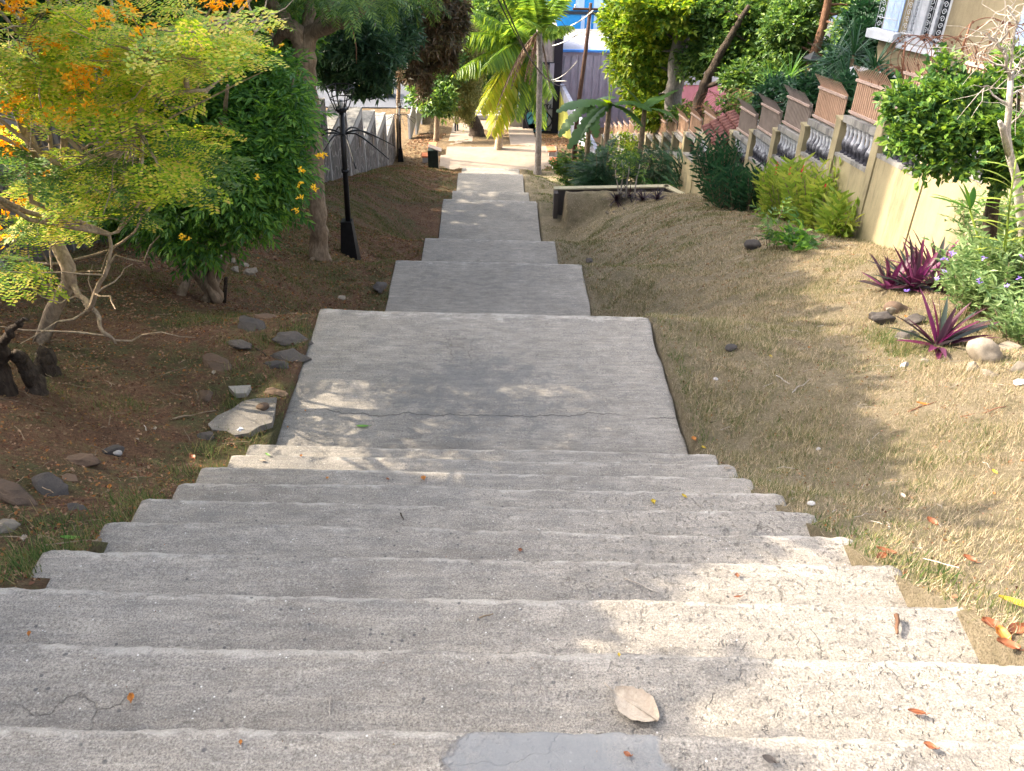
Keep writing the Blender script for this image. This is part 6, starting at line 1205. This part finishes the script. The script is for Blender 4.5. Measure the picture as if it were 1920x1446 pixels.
def pn(X,Y,f,o=0): return np.sin(X*f+1.3*np.sin(Y*f*.7+o))*np.cos(Y*f*1.1+o*2+np.sin(X*f*.6))
blades('dry_grass','dry tan lawn grass on the right of the stairs',1.78,7.0,.9,14,7600,.06,M['grass_dry'],sp=.045)
blades('dry_grass_far','sparser dry lawn grass farther down the right side',1.78,7.0,14,28,1500,.06,M['grass_dry'],w=.006,sp=.07)
blades('green_grass','green grass patches in the right lawn',1.78,7.0,1.0,26,3600,.055,M['grass_green'],lambda X,Y:(pn(X,Y,1.7)>.35)|((X<3.0)&(Y>4)&(pn(X,Y,3)>-.6))|((pn(X,Y,4.1,2)>.72)))
blades('bank_grass','thin green and straw grass on the left bank',-6.4,-1.78,1.6,26,4300,.055,M['grass_green'],lambda X,Y:((pn(X,Y,1.3,1)>-.4)&(Y>8.5))|(pn(X,Y,2.3,3)>.45)|((X>-2.25)&(pn(X,Y,4)>-.2)))
def flakes(name,label,x0,x1,y0,y1,n,m,size=(.006,.03),mask=None,pw=1.5):
    X=rng.uniform(x0,x1,n); Y=y0+(y1-y0)*rng.uniform(0,1,n)**pw
    if mask is not None: k=mask(X,Y); X=X[k];Y=Y[k]
    k=np.abs(X+.068)>1.80; X=X[k];Y=Y[k]; n=len(X); Z=G(X,Y)+.028*np.sin(X*6.1+np.sin(Y*4.3))*np.cos(Y*5.7+X*2.1)+.004
    pos=np.stack([X,Y,Z],1); d=rng.normal(size=(n,3))*np.array([1,1,.3]); mb=MB(); scatter(mb,[kite(1,.5,.25,.2),kite(1,.75,.3,.3),kite(1,.14,.0,.1)],pos,d,rng.uniform(size[0],size[1],n)*(1+np.maximum(0,Y-5)*.09),.7)
    return tag(mb.build(name,M[m],None,None,smooth=False),label,'leaf litter',kind='stuff')
flakes('leaf_litter','brown leaf litter and crumbs on the left bank',-6.4,-1.78,1.4,22,125000,'litter',(.008,.034))
flakes('leaf_litter','scattered leaf crumbs on the right lawn',1.78,7,1.0,24,38000,'litter',(.006,.026))
flakes('leaf_litter','dry leaves strewn around the plaza and its bed',-6,7,49,72,26000,'litter',(.01,.03),lambda X,Y:(np.abs(X)>3.9)|(Y>58)&(np.abs(X)<1.2),1)
flakes('leaf_litter','dry leaf litter farther down the left bank below the stone wall',-6.4,-1.9,18,52,60000,'litter',(.008,.02),None,1)
blades('bank_grass','dull grass farther down the left bank',-6.4,-1.9,24,52,420,.09,M['grass_green'],lambda X,Y:pn(X,Y,.9,2)>-.1,w=.006,sp=.1)
blades('bank_grass','sparse grass around the foot of the stairs on the right',2.0,7,29.5,56,420,.09,M['grass_green'],lambda X,Y:pn(X,Y,.8,5)>-.3,w=.006,sp=.1)
# crumbs on stairs
n=900; mb=MB(); pos=[]
for _ in range(n):
    h,d0,d1,hw=random.choice(FL[:22]); x=R_(-hw*.97,hw*.97); y=d0*S+(d1-d0)*S*R_(.05,.9); pos.append((X0+x,y+EPS*(X0+x),-h*S-CROSS*x+.010))
scatter(mb,[kite(1,.6,.3,.2),kite(1,.3,.2,.1)],np.array(pos),rng.normal(size=(n,3))*np.array([1,1,.15]),rng.uniform(.003,.009,n),.5)
tag(mb.build('stair_grit',M['litter'],None,None,smooth=False),'fine brown crumbs and grit scattered on the steps','grit',kind='stuff')
# loose straw and small twigs on both banks
def straws(name,label,x0,x1,y0,y1,n,m,L=(.05,.22),r=.0022):
    mb=MB(); X=rng.uniform(x0,x1,n); Y=y0+(y1-y0)*rng.uniform(0,1,n)**1.6
    for x,y in zip(X,Y):
        if abs(x+.068)<1.85: continue
        a=R_(0,6.28); l=R_(*L); q=[(x+math.cos(a)*l*t+R_(-.01,.01),y+math.sin(a)*l*t+R_(-.01,.01)) for t in (0,.35,.7,1)]
        mb.tube([(u,v,gz(u,v)+.03+R_(0,.015)) for u,v in q],r*R_(.6,1.6),3,cap=False)
    return tag(mb.build(name,M[m],None,None,smooth=False),label,'twigs',kind='stuff')
straws('loose_twigs','fine dead twigs and straws lying over the left bank soil',-6.2,-1.9,2.6,14,420,'b_tan')
straws('loose_straw','fine bleached straws lying over the right lawn',1.9,6.8,2.2,14,300,'b_bone',(.04,.16),.0016)
# weedy tufts along stair sides and rock pile
def tufts(name,label,pts,m,h=.1,n=120,r=.12):
    mb=MB()
    for (x,y) in pts:
        c=hit(x,y); k=n; X=c[0]+rng.normal(size=k)*r; Y=c[1]+rng.normal(size=k)*r
        kk=np.abs(X+.068)>1.82; X=X[kk];Y=Y[kk]; k=len(X)
        if not k: continue
        Z=G(X,Y); a=rng.uniform(0,6.28,k); L=h*rng.uniform(.5,1.4,k); t=rng.uniform(.1,1.2,k); b=np.stack([X,Y,Z-.01],1); s=np.stack([-np.sin(a),np.cos(a),0*a],1)*.0035; tip=b+np.stack([np.cos(a)*np.sin(t),np.sin(a)*np.sin(t),np.cos(t)],1)*L[:,None]
        mb.add(np.stack([b-s,b+s,tip],1).reshape(-1,3),np.arange(3*k).reshape(k,3))
    return tag(mb.build(name,M[m],None,None,smooth=False),label,'grass',kind='stuff')
tufts('weed_tufts','green weed tufts along the left edge of the stairs',[(90,985),(140,1040),(40,1070),(250,940),(330,890),(395,850),(300,960),(180,1010),(60,1040),(480,830),(520,700),(560,620),(500,640),(20,1085),(230,975),(460,700),(440,760)],'grass_green',.10,150,.10)
tufts('weed_tufts','green weeds growing among the right-hand rocks',[(1660,640),(1690,650),(1720,660),(1640,625),(1740,640),(1880,600),(1850,610),(1800,600),(1900,620),(1760,600),(1700,665)],'grass_green',.10,260,.12)
tufts('weed_tufts','green tufts at the right ends of the steps',[(1310,835),(1600,1010),(1850,1150),(1880,1140),(1540,985),(1440,910),(1270,700),(1250,640),(1700,1060),(1262,670),(1275,730),(1285,770),(1292,810),(1240,610),(1500,935),(1640,1040),(1760,1090)],'grass_green',.07,130,.08)
print('objects',len(bpy.data.objects))
